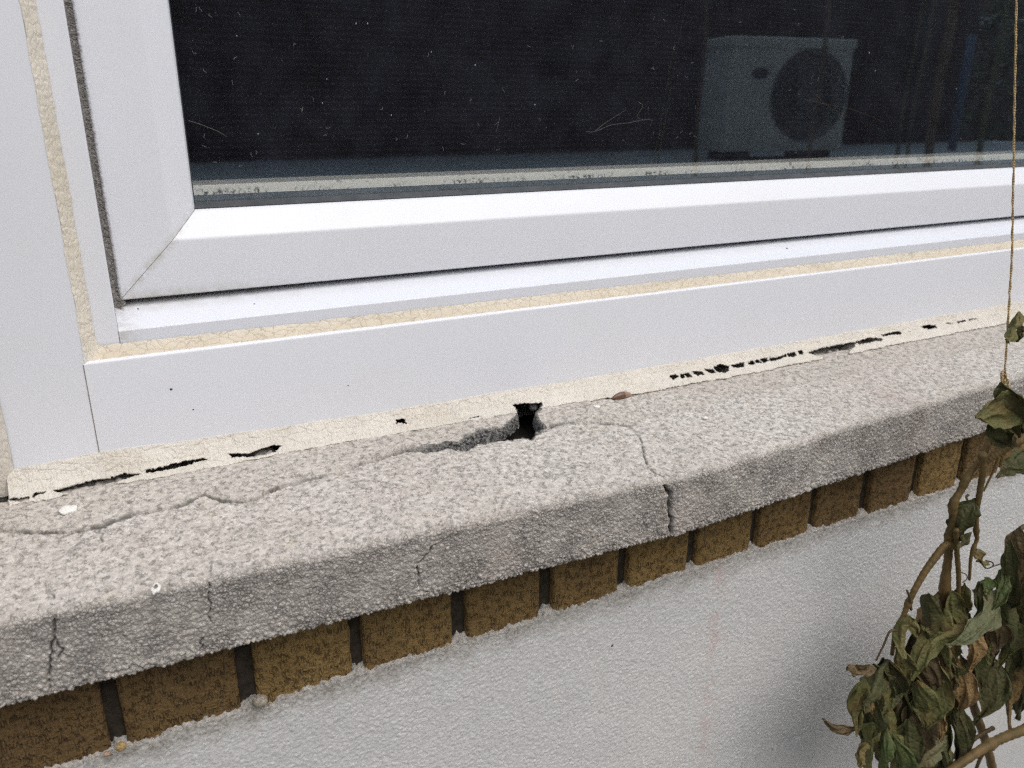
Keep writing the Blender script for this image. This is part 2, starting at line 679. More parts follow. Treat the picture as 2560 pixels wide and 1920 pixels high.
    prof = np.exp(-np.abs((dl - w_ * .35) / w_) ** 2.0)
    rough = .0016 * vnoise(S, 380, 75) + .0010 * vnoise(S, 900, 76)
    carve = np.where(istop, d_ * prof, 0)
    h = h - carve + rough * np.clip(carve / .004, 0, 1)
    gap = np.where(istop, np.maximum(gap * (1 - .0 * prof), np.clip(carve / .004, 0, 1) * (.35 + .35 * sstep(-.2, .4, vnoise(S, 420, 77))) * prof), gap)
    thin = np.exp(-((dl - .0004) / (.0016 * (1 + .85 * vnoise(S, 260, 68)))) ** 2) * sstep(-.35, .15, vnoise(S, 90, 64)) * np.interp(xv, px, np.clip(rd / .002, 0, 1))
    gap = np.where(istop, np.maximum(gap, 1.0 * thin), gap)
    gap = np.where(istop & (carve > .0015), np.maximum(gap, sstep(.0015, .003, carve) * (.45 + .45 * sstep(-.2, .35, vnoise(S, 420, 65)))), gap)
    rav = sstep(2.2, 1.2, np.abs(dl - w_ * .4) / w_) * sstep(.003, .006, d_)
    # hole
    hp = np.array([sill_point(p)[:2] for p in HOLE])
    cen = hp.mean(0)
    near = istop & (np.abs(xv - cen[0]) < .05)
    Xn, Yn = xv[near], S[near, 1]
    jit = .0011
    Xn = Xn + jit * vnoise(S[near], 330, 81) + .0005 * vnoise(S[near], 900, 83)
    Yn = Yn + jit * vnoise(S[near], 330, 82) + .0005 * vnoise(S[near], 900, 84)
    ins = inside(hp, Xn, Yn)
    closed = np.vstack([hp, hp[:1]])
    dh, _ = seg_dist(np.c_[Xn, Yn, 0 * Xn], np.c_[closed, np.zeros(len(closed))])
    drop = np.where(ins, sstep(0, .0016, dh) * .011, 0)
    gone = np.zeros(len(S), bool)
    gone[near] = ins & (dh > .0011)
    gone |= (xv > hp[:, 0].min() + .0005) & (xv < hp[:, 0].max() - .002) & (S[:, 1] > -.0125) & (S[:, 1] < .02) & (vnoise(S, 300, 66) > -.75)
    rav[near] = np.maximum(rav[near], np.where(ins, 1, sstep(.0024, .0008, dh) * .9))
    hh = h[near]
    h[near] = hh - drop
    for pix, wd, dp in CRACKS:
        pl = dense(np.array([sill_point(p) for p in pix]), .0022, .0005, len(pix))
        lo, hi = pl.min(0) - .004, pl.max(0) + .004
        m = np.all((S > lo) & (S < hi), axis=1)
        dd, pos = seg_dist(S[m], pl)
        ends = np.clip(np.minimum(pos, 1 - pos) * 6 + .35, 0, 1)
        ww = wd * (.7 + .6 * ends) * (1 + .4 * vnoise(S[m], 500, 91))
        e = np.exp(-(dd / ww) ** 2)
        h[m] -= dp * e * ends
        gap[m] = np.maximum(gap[m], np.clip(e * 1.25, 0, 1))
    # broken edge: right piece sits a little lower
    h = h - np.where(xv > KX, .0008, 0) * wt
    # trough under the window
    yv = S[:, 1]
    tr = sstep(-.0115, -.0075, yv + .0012 * vnoise(S, 260, 95)) * (wt > .9)
    depth = .013 + .005 * fbm(S, 120, 2, 96)
    rub = np.zeros_like(xv)
    for a, b in ((150, 300), (1988, 2110), (2130, 2230), (640, 680)):
        xa, xb = at_depth((a, 1200), D - .01)[0], at_depth((b, 1000), D - .01)[0]
        if a > 1000:
            xa, xb = at_depth((a, 880), D - .01)[0], at_depth((b, 880), D - .01)[0]
        rub = np.maximum(rub, sstep(xa - .006, xa + .004, xv) * sstep(xb + .006, xb - .004, xv))
    depth = depth * (1 - rub) + rub * (.0015 + .003 * (vnoise(S, 300, 97) + .4))
    h = h - tr * depth
    gap = np.maximum(gap, tr * rub * .35)
    Q = (S + N.reshape(-1, 3) * h[:, None]).reshape(P.shape)
    # steep things drop straight down instead of along the normal
    nv = P.shape[1]
    G = gone.reshape(nu, nv)
    keep = ~(G[:-1, :-1] & G[1:, 1:] & G[1:, :-1] & G[:-1, 1:])
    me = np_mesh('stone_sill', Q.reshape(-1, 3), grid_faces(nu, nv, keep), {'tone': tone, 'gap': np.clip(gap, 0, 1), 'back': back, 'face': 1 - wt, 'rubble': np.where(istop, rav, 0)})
    o = link('stone_sill', me, sill_material())
    tag(o, 'cracked grey pebbly concrete window sill with a hole at its back', 'window sill')
    return o


make_sill()


# ------------------------------------------------------------------ sealant
def sealant_material(name, warm, sx=150, sy=210, crack=.035, wrinkle=False):
    n = NT(name, 0.55, 0.35)
    wv = n.vadd(n.tc, n.scale(n.vadd(n.noise(160, 2, col=True), (-.5, -.5, -.5)), (.004, .004, .004)))
    v = n.scale(wv, (sx, sy, sy))
    e = n.voro(1.0, 'DISTANCE_TO_EDGE', vec=v)
    e2 = n.voro(2.3, 'DISTANCE_TO_EDGE', vec=v)
    patch = n.mapr(n.noise(35, 3), .35, .65)
    line = n.mapr(e, crack, crack * .25)
    line2 = n.math('MULTIPLY', n.mapr(e2, crack * 1.3, crack * .3), n.mapr(n.noise(60, 2), .5, .65))
    crk = n.math('MAXIMUM', line, n.math('MULTIPLY', line2, .35))
    if wrinkle:
        crk = n.math('MULTIPLY', crk, n.mapr(n.noise(24, 3), .35, .5, .35, 1.0))
    base = n.mix(patch, warm, tuple(c * .9 for c in warm))
    stain = n.mapr(n.noise(18, 4), .5, .75)
    base = n.mix(n.math('MULTIPLY', stain, .4), base, (warm[0] * .86, warm[1] * .82, warm[2] * .72))
    c = n.mix(n.math('MULTIPLY', crk, .66 if not wrinkle else .42), base, (.27, .225, .17))
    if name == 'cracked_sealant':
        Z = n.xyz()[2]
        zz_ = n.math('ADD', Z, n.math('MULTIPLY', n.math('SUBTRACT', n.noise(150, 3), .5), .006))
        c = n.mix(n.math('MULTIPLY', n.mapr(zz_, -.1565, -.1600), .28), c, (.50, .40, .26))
    spk = n.mapr(n.noise(420, 2), .68, .78)
    c = n.mix(n.math('MULTIPLY', spk, .35), c, (.3, .27, .22))
    h = n.mapr(e, 0, .22)
    nm = n.bump(h, .45 if not wrinkle else .28, .0006)
    if wrinkle:
        wz = n.voro(1.0, 'DISTANCE_TO_EDGE', vec=n.scale(wv, (430, 130, 130)))
        nm = n.bump(n.mapr(wz, 0, .3), .55, .0006, nm)
    nm = n.bump(n.noise(900, 2), .25, .0004, nm)
    return n.finish(c, nm)


CREAM = (.68, .625, .53)
SEAL_LOW = sealant_material('dried_sealant', (.665, .63, .575), 105, 150, .022, True)
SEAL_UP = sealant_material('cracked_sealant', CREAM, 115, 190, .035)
SEAL_SIDE = sealant_material('side_sealant', (.80, .745, .65), 420, 160, .012)


def c4(*pts):
    return [(p[0] * .38879, 640 + p[1] * .38879) for p in pts]


def c5(*pts):
    return [(850 + p[0] * .38879, 640 + p[1] * .38879) for p in pts]


def c6(*pts):
    return [(1700 + p[0] * .38879, 640 + p[1] * .38879) for p in pts]


TEARS = [
    c4((45, 1562), (85, 1556), (130, 1560), (190, 1545), (185, 1570), (130, 1582), (85, 1575)),
    c4((205, 1535), (235, 1520), (310, 1508), (230, 1540), (210, 1552)),
    c4((330, 1508), (400, 1498), (500, 1470), (600, 1440), (700, 1425), (800, 1398), (860, 1402), (915, 1405), (840, 1425), (760, 1450), (700, 1492), (620, 1515), (560, 1538), (480, 1532), (400, 1530)),
    c4((935, 1378), (1010, 1365), (1100, 1340), (1190, 1318), (1310, 1298), (1345, 1315), (1270, 1325), (1200, 1347), (1100, 1372), (1000, 1395), (940, 1400)),
    c4((1460, 1275), (1540, 1268), (1600, 1272), (1700, 1230), (1770, 1213), (1808, 1220), (1770, 1255), (1740, 1268), (1640, 1302), (1560, 1292), (1490, 1297)),
    c5((358, 1054), (385, 1044), (418, 1050), (425, 1078), (390, 1074), (358, 1082)),
    c5((1112, 955), (1180, 950), (1240, 948), (1295, 944), (1300, 958), (1285, 985), (1262, 1018), (1250, 1090), (1150, 1090), (1145, 1010), (1128, 980)),
    c5((2118, 772), (2160, 762), (2180, 780), (2140, 796)),
    c6((0, 758), (22, 762), (30, 788), (0, 792)), c6((22, 756), (58, 752), (76, 782), (44, 788)),
    c6((74, 742), (140, 738), (158, 762), (112, 768), (88, 762)), c6((158, 728), (208, 722), (232, 748), (196, 757)),
    c6((214, 710), (262, 692), (318, 706), (312, 742), (282, 755), (236, 740)),
    c6((326, 704), (380, 690), (410, 684), (412, 712), (360, 722)), c6((430, 688), (468, 672), (486, 694), (446, 706)),
    c6((478, 672), (506, 664), (524, 688), (498, 694)), c6((514, 662), (558, 654), (574, 676), (536, 690)),
    c6((572, 654), (628, 648), (682, 632), (684, 650), (610, 672), (580, 675)), c6((684, 630), (736, 618), (752, 640), (706, 648)),
    c6((748, 616), (778, 606), (792, 632), (766, 638)),
    c6((818, 622), (860, 604), (930, 586), (1045, 568), (1070, 560), (1120, 556), (1140, 544), (1124, 580), (1098, 604), (1078, 640), (1040, 644), (985, 656), (910, 652), (862, 640)),
    c6((1136, 556), (1180, 532), (1236, 522), (1312, 528), (1296, 546), (1212, 556), (1150, 572)),
    c6((1296, 504), (1340, 498), (1372, 486), (1418, 490), (1414, 512), (1360, 508), (1310, 516)),
    c6((1456, 484), (1486, 488), (1474, 494)),
    c6((1540, 456), (1580, 446), (1640, 444), (1656, 460), (1604, 472), (1566, 464)),
    c6((1700, 430), (1760, 432), (1740, 440)), c6((1776, 424), (1830, 410), (1838, 420), (1790, 430)), c6((1846, 414), (1868, 404), (1886, 404), (1862, 420)), c6((1880, 405), (1912, 404), (1890, 412)),
    c5((800, 1052), (880, 1030), (920, 1028), (860, 1042)),
]


def lower_sealant():
    step = .00055
    xs = np.arange(-.0775, 1.15, step)
    nu, nv = len(xs), 72
    zt = caulk_top(xs)
    X1 = np.stack([xs, 0 * xs, 0 * xs], 1)
    zt = zt + .0004 * vnoise(X1, 40, 101) + .0002 * vnoise(X1, 200, 102)
    yb = caulk_front(xs) + .0012 * vnoise(X1, 60, 103) + .0009 * vnoise(X1, 240, 104) + .0004 * vnoise(X1, 700, 105)
    zb = SILL_A + SILL_B * yb + back_lift(xs) + .0007
    A = np.stack([xs, 0 * xs - .0007, zt], 1)
    B = np.stack([xs, yb, zb], 1)
    corner = np.stack([xs, 0 * xs - .0035, zb + .003], 1)
    Cc = .5 * (A + B) * .52 + corner * .48
    t = np.linspace(0, 1, nv)[None, :, None]
    P = (1 - t) ** 2 * A[:, None] + 2 * t * (1 - t) * Cc[:, None] + t * t * B[:, None]
    # image position of every point, to cut the tears where they are
    rel = P + np.array([0, D, 0])
    cx, cy, cz = [rel[..., 0] * CX[i] + rel[..., 1] * CY[i] + rel[..., 2] * CZ[i] for i in range(3)]
    U, Vv = 1280 + FPX * cx / cz, 960 + FPX * cy / cz
    S = P.reshape(-1, 3)
    U = U + (1.6 * vnoise(S, 500, 111) + 1.5 * vnoise(S, 1300, 113)).reshape(U.shape)
    Vv = Vv + (1.6 * vnoise(S, 500, 112) + 1.5 * vnoise(S, 1300, 114)).reshape(U.shape)
    cut = np.zeros(U.shape, bool)
    lipd = np.full(U.shape, 99.)
    for poly in TEARS:
        q = np.array(poly)
        bb = (U > q[:, 0].min() - 14) & (U < q[:, 0].max() + 14) & (Vv > q[:, 1].min() - 14) & (Vv < q[:, 1].max() + 14)
        i = inside(poly, U[bb], Vv[bb])
        cut[bb] |= i
        cl = np.vstack([q, q[:1]])
        d_, _ = seg_dist(np.c_[U[bb], Vv[bb], 0 * U[bb]], np.c_[cl, np.zeros(len(cl))])
        lipd[bb] = np.minimum(lipd[bb], d_)
    N = grid_normals(P)
    if N[nu // 2, nv // 2, 1] > 0:
        N = -N
    h = .0006 * fbm(S, 70, 3, 121) + .00025 * fbm(S, 350, 2, 122)
    F1, F2, ID = worley(S * np.array([1, 1.4, 1.4]), 1 / .0085, 123)
    h = h - .0005 * sstep(.12, .0, F2 - F1) + .0004 * ID
    # wrinkled middle band
    tt = np.broadcast_to(np.linspace(0, 1, nv)[None, :], U.shape).reshape(-1)
    band = np.exp(-((tt - .55 - .08 * vnoise(S, 12, 124)) / .13) ** 2) * sstep(-.2, .3, vnoise(S, 14, 125))
    h = h + band * .0005 * np.sin(2 * np.pi * (S[:, 0] * 330 + tt * 5 + 1.3 * vnoise(S, 150, 126)))
    h = h.reshape(U.shape) + .0009 * np.exp(-(lipd / 4) ** 2) * (.4 + vnoise(S, 90, 127).reshape(U.shape))
    fade = np.minimum(1, np.minimum(np.linspace(0, 1, nv) * 12, 1))[None, :]
    P = P + N * (h * fade)[..., None]
    keep = ~(cut[:-1, :-1] | cut[1:, 1:])
    me = np_mesh('sealant', P.reshape(-1, 3), grid_faces(nu, nv, keep))
    o = link('sealant_strip', me, SEAL_LOW)
    s = o.modifiers.new('thickness', 'SOLIDIFY')
    s.thickness = .0011
    s.offset = -1
    if N[nu // 2, nv // 2, 1] < 0:
        me.flip_normals()
    tag(o, 'torn cream sealant strip between white frame and concrete sill', 'sealant')
    return o


seal = lower_sealant()


# ------------------------------------------------------------------ window
win = thing('window', 'white plastic framed window with dark glass above the concrete sill', 'window', (0, 0, -.237))
PVC_RAIL = pvc_plain('white_plastic_rail')


def sash_material():
    n, c, nm, r = pvc('white_plastic_sash')
    X, Y, Z = n.xyz()
    # grime creeping along the mitre of the lower corner and above the gap
    d = n.math('ABSOLUTE', n.math('SUBTRACT', n.math('SUBTRACT', X, .006), n.math('ADD', Z, .1297)))
    low = n.mapr(Z, -.055, -.12, 0.2, 1)
    g = n.math('MULTIPLY', n.mapr(d, .007, .0), n.mapr(n.noise(220, 4), .35, .7))
    g = n.math('MULTIPLY', g, low)
    near = n.mapr(X, .16, .01)
    bot = n.math('MULTIPLY', n.mapr(Z, -.122, -.130), n.math('MULTIPLY', near, n.mapr(n.noise(160, 3), .3, .6)))
    g = n.math('MAXIMUM', n.math('MULTIPLY', g, .75), n.math('MULTIPLY', bot, .7), clamp=True)
    c = n.mix(g, c, (.42, .37, .27))
    return n.finish(c, nm, r)


def ledge_material():
    n, c, nm, r = pvc('white_plastic_ledge', (.70, .725, .80))
    X, Y, Z = n.xyz()
    back = n.math('MULTIPLY', n.mapr(Y, .024, .036), n.mapr(n.noise(120, 4), .3, .62))
    near = n.mapr(X, .22, .0, .35, 1)
    cor = n.math('MULTIPLY', n.mapr(X, .02, .0), n.mapr(n.noise(200, 4), .35, .6))
    g = n.math('MAXIMUM', n.math('MULTIPLY', n.math('MULTIPLY', back, near), .6), n.math('MULTIPLY', cor, .5))
    c = n.mix(g, c, (.40, .36, .28))
    s = n.math('MULTIPLY', n.mapr(n.noise(60, 5, .6, vec=n.scale(n.tc, (.25, 1, 1))), .55, .75), .25)
    c = n.mix(s, c, (.68, .67, .66))
    return n.finish(c, nm, r)


PVC_SASH, PVC_LEDGE = sash_material(), ledge_material()

b = MB()
b.prism(rounded([(0, -.1625), (0, -.2365), (.06, -.2365), (.06, -.1625)], [.0022, .001, 0, 0]), -.0218, XEND)
b.build('frame_rail', PVC_RAIL, win, angle=40)
b = MB()
b.prism(rounded([(.0004, -.0745), (.0004, -.0203), (.06, -.0203), (.06, -.0745)], [.002, .0006, 0, 0]), -.2365, ZTOP, 'z')
b.build('frame_jamb', PVC_RAIL, win, angle=40)
b = MB()
b.box((-.02235, .0001, -.2360), (-.02185, .003, -.1640))
b.build('joint', simple('joint_dirt', (.22, .19, .15), .9, .1, .4, 200), win)
# inner track frame with a sloping ledge
b = MB()
b.prism(rounded([(.012, -.1467), (.012, -.1622), (.075, -.1622), (.075, -.122), (.047, -.122), (.0465, -.1312), (.0320, -.1352)], [.0014, 0, 0, 0, 0, 0, .001]), .0020, XEND)
b.build('track_rail', PVC_LEDGE, win, angle=30)
b = MB()
b.prism(rounded([(.0123, -.0175), (.0123, .0018), (.075, .0018), (.075, -.0175)], [0, .0012, 0, 0]), -.1622, ZTOP, 'z')
b.build('track_jamb', PVC_RAIL, win, angle=40)

# sash: profile (y, w), w = distance from its outer edge; mitred corner
SX, SZ = .0062, -.1297
sash = rounded([(.030, 0), (.030, .0388), (.0425, .0560), (.0455, .0574), (.070, .0574), (.070, 0)], [.0012, .005, .003, .0006, 0, 0], 6)
off = [w for y, w in sash]
b = MB()
b.prism([(y, SZ + w) for y, w in sash], SX + .00022, XEND, off0=off)
b.build('sash_rail', PVC_SASH, win, angle=35)
b = MB()
b.prism([(y, SX + w) for y, w in sash], SZ + .00022, ZTOP, 'z', off0=off)
b.build('sash_stile', PVC_SASH, win, angle=35)
RUB = simple('dark_rubber', (.055, .058, .065), .55, .4, .3, 90)
gx, gz = SX + .0574, SZ + .0574
b = MB()
b.prism(rounded([(.0462, gz - .001), (.0445, gz + .0008), (.0502, gz + .0042), (.0508, gz + .0042), (.0508, gz - .001)], [0, .0006, .0006, 0, 0], 3), gx - .001, XEND)
b.build('gasket', RUB, win, angle=40)
b = MB()
b.prism(rounded([(.0462, gx - .001), (.0450, gx + .0002), (.0500, gx + .0012), (.0508, gx + .0012), (.0508, gx - .001)], [0, .0004, .0004, 0, 0], 3), gz + .0043, ZTOP, 'z')
b.build('gasket', RUB, win, angle=40)


def glass_material():
    n = NT('window_glass')
    t = n.t
    bk = n.node('ShaderNodeNewGeometry', 6)
    fr = n.node('ShaderNodeFresnel', IOR=n.mapr(bk, 0, 1, 1.8, 1 / 1.8))
    tr = t.nodes.new('ShaderNodeBsdfTransparent')
    tr.inputs[0].default_value = (.97, .97, .965, 1)
    gl = t.nodes.new('ShaderNodeBsdfGlossy')
    gl.inputs['Roughness'].default_value = 0.012
    gl.inputs['Color'].default_value = (.64, .85, 1, 1)
    mx = t.nodes.new('ShaderNodeMixShader')
    t.links.new(fr, mx.inputs[0])
    t.links.new(tr.outputs[0], mx.inputs[1])
    t.links.new(gl.outputs[0], mx.inputs[2])
    # a thin uneven film of dust, with a navy haze put into its colour
    df = t.nodes.new('ShaderNodeBsdfDiffuse')
    df.inputs[0].default_value = (.40, .46, .62, 1)
    m2 = t.nodes.new('ShaderNodeMixShader')
    dust = n.math('MULTIPLY', n.mapr(n.noise(30, 6, .7), .35, .75), .015)
    sp = n.math('MULTIPLY', n.mapr(n.noise(900, 2), .70, .78), .10)
    dots = n.math('MULTIPLY', n.mapr(n.voro(230), .085, .04), n.math('GREATER_THAN', n.noise(160, 2), .52))
    sp = n.math('ADD', sp, n.math('MULTIPLY', dots, .22))
    t.links.new(n.math('ADD', dust, sp), m2.inputs[0])
    t.links.new(mx.outputs[0], m2.inputs[1])
    t.links.new(df.outputs[0], m2.inputs[2])
    t.links.new(m2.outputs[0], n.out.inputs[0])
    return n.m


b = MB()
b.box((gx - .004, .0510, gz - .004), (XEND, .0550, ZTOP))
b.build('glass_pane', glass_material(), win)


def spacer_material():
    n = NT('grimy_white_bar', .5, .4)
    X, Y, Z = n.xyz()
    low = n.mapr(Z, -.0588, -.0626)
    m = n.math('MULTIPLY', n.mapr(n.noise(330, 4, .65), .50, .60), low)
    m = n.math('MULTIPLY', m, n.mapr(n.noise(30, 3), .40, .58))
    big = n.mapr(n.noise(90, 4), .62, .70)
    m = n.math('MAXIMUM', m, n.math('MULTIPLY', big, .5))
    c = n.mix(n.math('MULTIPLY', m, 1.6, clamp=True), (.82, .80, .74), (.10, .095, .075))
    top = n.mapr(Z, -.0573, -.0569)
    c = n.mix(n.math('MULTIPLY', top, .85), c, (.26, .255, .235))
    return n.finish(c)


b = MB()
b.prism(rounded([(.0580, -.0568), (.0580, -.0640), (.095, -.0640), (.095, -.0568)], [.0006, 0, 0, 0]), gx - .003, XEND)
b.build('spacer_bar', spacer_material(), win, angle=40)
b = MB()
b.box((gx - .003, .0572, -.078), (XEND, .094, -.0643))
b.build('glazing_bead', simple('dark_plastic', (.10, .105, .115), .5, .4, .2, 60), win)

# brush seals: a dark pile with single bristles
BRUSH = simple('grey_brush_pile', (.34, .32, .30), .9, .2, .7, 900)


def brush(along, length, n, name='brush_seal'):
    m = MB()
    if along == 'x':
        m.box((.006, .0405, -.1340), (length, .0455, -.125))
    else:
        m.box((.0019, .033, -.1363), (.0095, .045, length))
    r = np.random.default_rng(3 if along == 'x' else 4)
    V, F = [], []
    for i in range(n):
        s = r.random() ** 1.0
        if along == 'x':
            x = .004 + s * 1.15
            p = np.array([x, .0404, -.1350 + .0012 * r.random()])
            q = p + np.array([.0015 + .002 * r.normal(), -.0012 - .002 * r.random(), .0095])
        else:
            z = -.137 + s * .42
            p = np.array([.0020, .0325, z])
            q = p + np.array([.0062, -.0014 - .0035 * r.random(), -.003 + .003 * r.normal()])
        t = .00022 + .00018 * r.random()
        side = np.array([t, 0, 0]) if along == 'x' else np.array([0, 0, t])
        k = len(V)
        V += [p - side, p + side, p + np.array([0, t * 1.5, 0]), q]
        F += [(k, k + 1, k + 3), (k + 1, k + 2, k + 3), (k + 2, k, k + 3)]
    m.add(V, F)
    return m.build(name, BRUSH, win)


brush('x', XEND, 5200)
brush('z', ZTOP, 2600)


# sealant in the corner between rail and track
def corner_sealant(kind):
    step = .0006
    nv = 22
    if kind == 'x':
        u = np.arange(-.0212, 1.2, step)
    else:
        u = np.arange(-.1630, .42, step)
    U1 = np.stack([u, 0 * u, 0 * u], 1)
    w1 = .0004 * vnoise(U1, 90, 131) + .0003 * vnoise(U1, 420, 132)
    w2 = .0004 * vnoise(U1, 90, 133) + .0003 * vnoise(U1, 420, 134)
    t = np.linspace(0, 1, nv)[None, :, None]
    if kind == 'x':
        flare = .004 * np.exp(-((u + .018) / .006) ** 2)
        A = np.stack([u, .0117 + 0 * u, -.1552 + w1 + flare], 1)
        B = np.stack([u, .0016 + w2, -.1632 + 0 * u], 1)
        Cc = np.stack([u, .0087 + 0 * u, -.1612 + 0 * u], 1)
    else:
        flare = .004 * np.exp(-((u + .163) / .008) ** 2)
        A = np.stack([-.0126 + w1 + flare, .0120 + 0 * u, u], 1)
        B = np.stack([-.0206 + w2 - .25 * flare, .0001 + 0 * u, u], 1)
        Cc = np.stack([-.0162 + 0 * u, .0046 + 0 * u, u], 1)
    P = (1 - t) ** 2 * A[:, None] + 2 * t * (1 - t) * Cc[:, None] + t * t * B[:, None]
    N = grid_normals(P)
    if N[10, nv // 2, 1] > 0:
        N = -N
    S = P.reshape(-1, 3)
    F1, F2, ID = worley(S * (np.array([1, 1.6, 1.6]) if kind == 'x' else np.array([1.5, 1.5, 1])), 1 / .0062, 141)
    kk = 1.0 if kind == 'x' else .45
    h = kk * (.0003 * fbm(S, 120, 3, 142) - .0002 * sstep(.14, 0, F2 - F1) + .0002 * ID)
    h = h.reshape(P.shape[:2]) * np.minimum(1, np.minimum(np.linspace(0, 1, nv), np.linspace(1, 0, nv)) * 9)[None, :]
    P = P + N * h[..., None]
    me = np_mesh('sealant', P.reshape(-1, 3), grid_faces(len(u), nv))
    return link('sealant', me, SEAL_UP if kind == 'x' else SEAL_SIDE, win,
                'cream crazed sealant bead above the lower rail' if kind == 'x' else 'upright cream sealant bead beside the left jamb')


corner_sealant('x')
corner_sealant('z')
# upright sealant at the outer edge of the jamb
zz = np.arange(-.245, .5, .0015)
Z1 = np.stack([zz, 0 * zz, 0 * zz], 1)
e0 = -.0728 + .0006 * vnoise(Z1, 120, 151)
prof = [(-.0005, 0), (-.003, -.004), (-.004, -.008), (-.004, -.016)]
P = np.stack([np.stack([e0 + dx, np.full_like(zz, y), zz], 1) for y, dx in prof], 1)
link('sealant', np_mesh('sealant', P.reshape(-1, 3), grid_faces(len(zz), 4, flip=True)), SEAL_LOW, win, 'cream sealant down the outer edge of the jamb')

# ------------------------------------------------------------------ blind behind the glass
def blind():
    zs = np.arange(-.06, ZTOP, .0012)
    y = .120 + .0002 * np.sin(zs * 2 * np.pi / .0048)
    xs = np.array([gx - .01, XEND])
    P = np.stack([np.stack([np.full_like(zs, x), y, zs], 1) for x in xs], 0)
    n = NT('dark_ribbed_fabric', .8, .2)
    c = n.mix(n.noise(12, 3), (.006, .006, .012), (.010, .009, .013))
    m = n.finish(c)
    o = link('window_blind', np_mesh('window_blind', P.reshape(-1, 3), grid_faces(2, len(zs))), m)
    tag(o, 'dark finely ribbed blind drawn down behind the window glass', 'blind')


blind()

# ------------------------------------------------------------------ house wall: bricks, mortar, render
wall = thing('house_wall', 'rendered house wall with a brown brick course under the sill', 'wall', (.4, -.1, -.95))


def render_material():
    n = NT('pale_render', .9, .2)
    X, Y, Z = n.xyz()
    c = n.mix(n.mapr(n.noise(6, 4), .3, .7), (.655, .66, .67), (.715, .715, .715))
    c = n.mix(n.math('MULTIPLY', n.mapr(n.noise(380, 3), .55, .8), .35), c, (.40, .385, .36))
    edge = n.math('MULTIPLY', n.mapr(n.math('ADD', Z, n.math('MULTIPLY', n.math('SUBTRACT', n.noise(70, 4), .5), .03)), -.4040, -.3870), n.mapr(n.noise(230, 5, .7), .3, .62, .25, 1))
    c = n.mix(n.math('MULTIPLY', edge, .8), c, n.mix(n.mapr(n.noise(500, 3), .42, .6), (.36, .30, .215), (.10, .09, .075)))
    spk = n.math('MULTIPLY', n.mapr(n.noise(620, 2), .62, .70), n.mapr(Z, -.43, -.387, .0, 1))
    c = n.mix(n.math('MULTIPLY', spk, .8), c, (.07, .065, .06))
    few = n.mapr(n.voro(55), .045, .02)
    c = n.mix(n.math('MULTIPLY', few, .65), c, (.10, .095, .09))
    pink = n.math('MULTIPLY', n.mapr(n.math('ABSOLUTE', n.math('SUBTRACT', n.math('ADD', X, n.math('MULTIPLY', n.math('SUBTRACT', n.noise(25, 3), .5), .02)), .452)), .012, .002), n.mapr(n.noise(60, 3), .4, .6))
    c = n.mix(n.math('MULTIPLY', pink, .42), c, (.66, .48, .46))
    gr = n.node('ShaderNodeSeparateColor', 0, None, Color=n.voro(640, out=1))
    c = n.mix(n.math('MULTIPLY', n.mapr(gr, .15, .75), .55), c, n.mix(.5, c, (.36, .36, .365)))
    nm = n.bump(n.math('ADD', n.math('MULTIPLY', n.voro(560, 'SMOOTH_F1'), -1.0), n.math('MULTIPLY', n.noise(1100, 2), .6)), .38, .0010)
    return n.finish(c, nm)


YR, YBR = -.1080, -.1060
ZB = -.3846


def render_coat():
    xs = np.r_[np.arange(XL, -.15, .006), np.arange(-.15, 1.1, .00095), np.arange(1.1, XR, .006)]
    zs = np.r_[np.zeros(14), np.arange(0, .255, .00095), np.arange(.255, .56, .01)]
    nu, nv = len(xs), len(zs)
    X1 = np.stack([xs, 0 * xs, 0 * xs], 1)
    top = ZB + .0016 * fbm(X1, 40, 3, 161) + .0008 * vnoise(X1, 260, 162) + .0015 * vnoise(X1, 620, 163) - .0035 * np.exp(-((xs - .055) / .006) ** 2)
    Zg = top[:, None] - zs[None, :] * (1 + 0 * xs[:, None])
    Yg = np.full((nu, nv), YR)
    for k in range(14):
        Yg[:, k] = YBR + .006 + (YR + .0012 - YBR - .006) * k / 13
        Zg[:, k] += .0030 * (1 - k / 13)
    P = np.stack([np.broadcast_to(xs[:, None], (nu, nv)), Yg, Zg], -1).copy()
    S = P.reshape(-1, 3)
    F1, F2, ID = worley(S * np.array([1, 1, 1.25]), 1 / .0026, 165)
    near = np.exp(-np.maximum(0, zs) / .012)[None, :]
    h = (.00062 * np.clip(1 - (F1 / .8) ** 2, 0, 1) * (.4 + ID) + .00016 * fbm(S, 520, 2, 166) + .0006 * fbm(S, 30, 3, 167)).reshape(nu, nv)
    h = h + near * (.0009 * fbm(S, 520, 2, 168)).reshape(nu, nv)
    lip = np.clip(np.arange(nv) / 14, 0, 1)[None, :]
    P[..., 1] -= h * lip
    P[..., 2] += (1 - lip) * (.0030 * fbm(S, 420, 3, 169, .7)).reshape(nu, nv)
    P[..., 1] -= (1 - lip) * lip * 4 * (.0005 * fbm(S, 700, 2, 170)).reshape(nu, nv)
    return link('render_coat', np_mesh('render_coat', P.reshape(-1, 3), grid_faces(nu, nv, flip=True)), render_material(), wall)


render_coat()


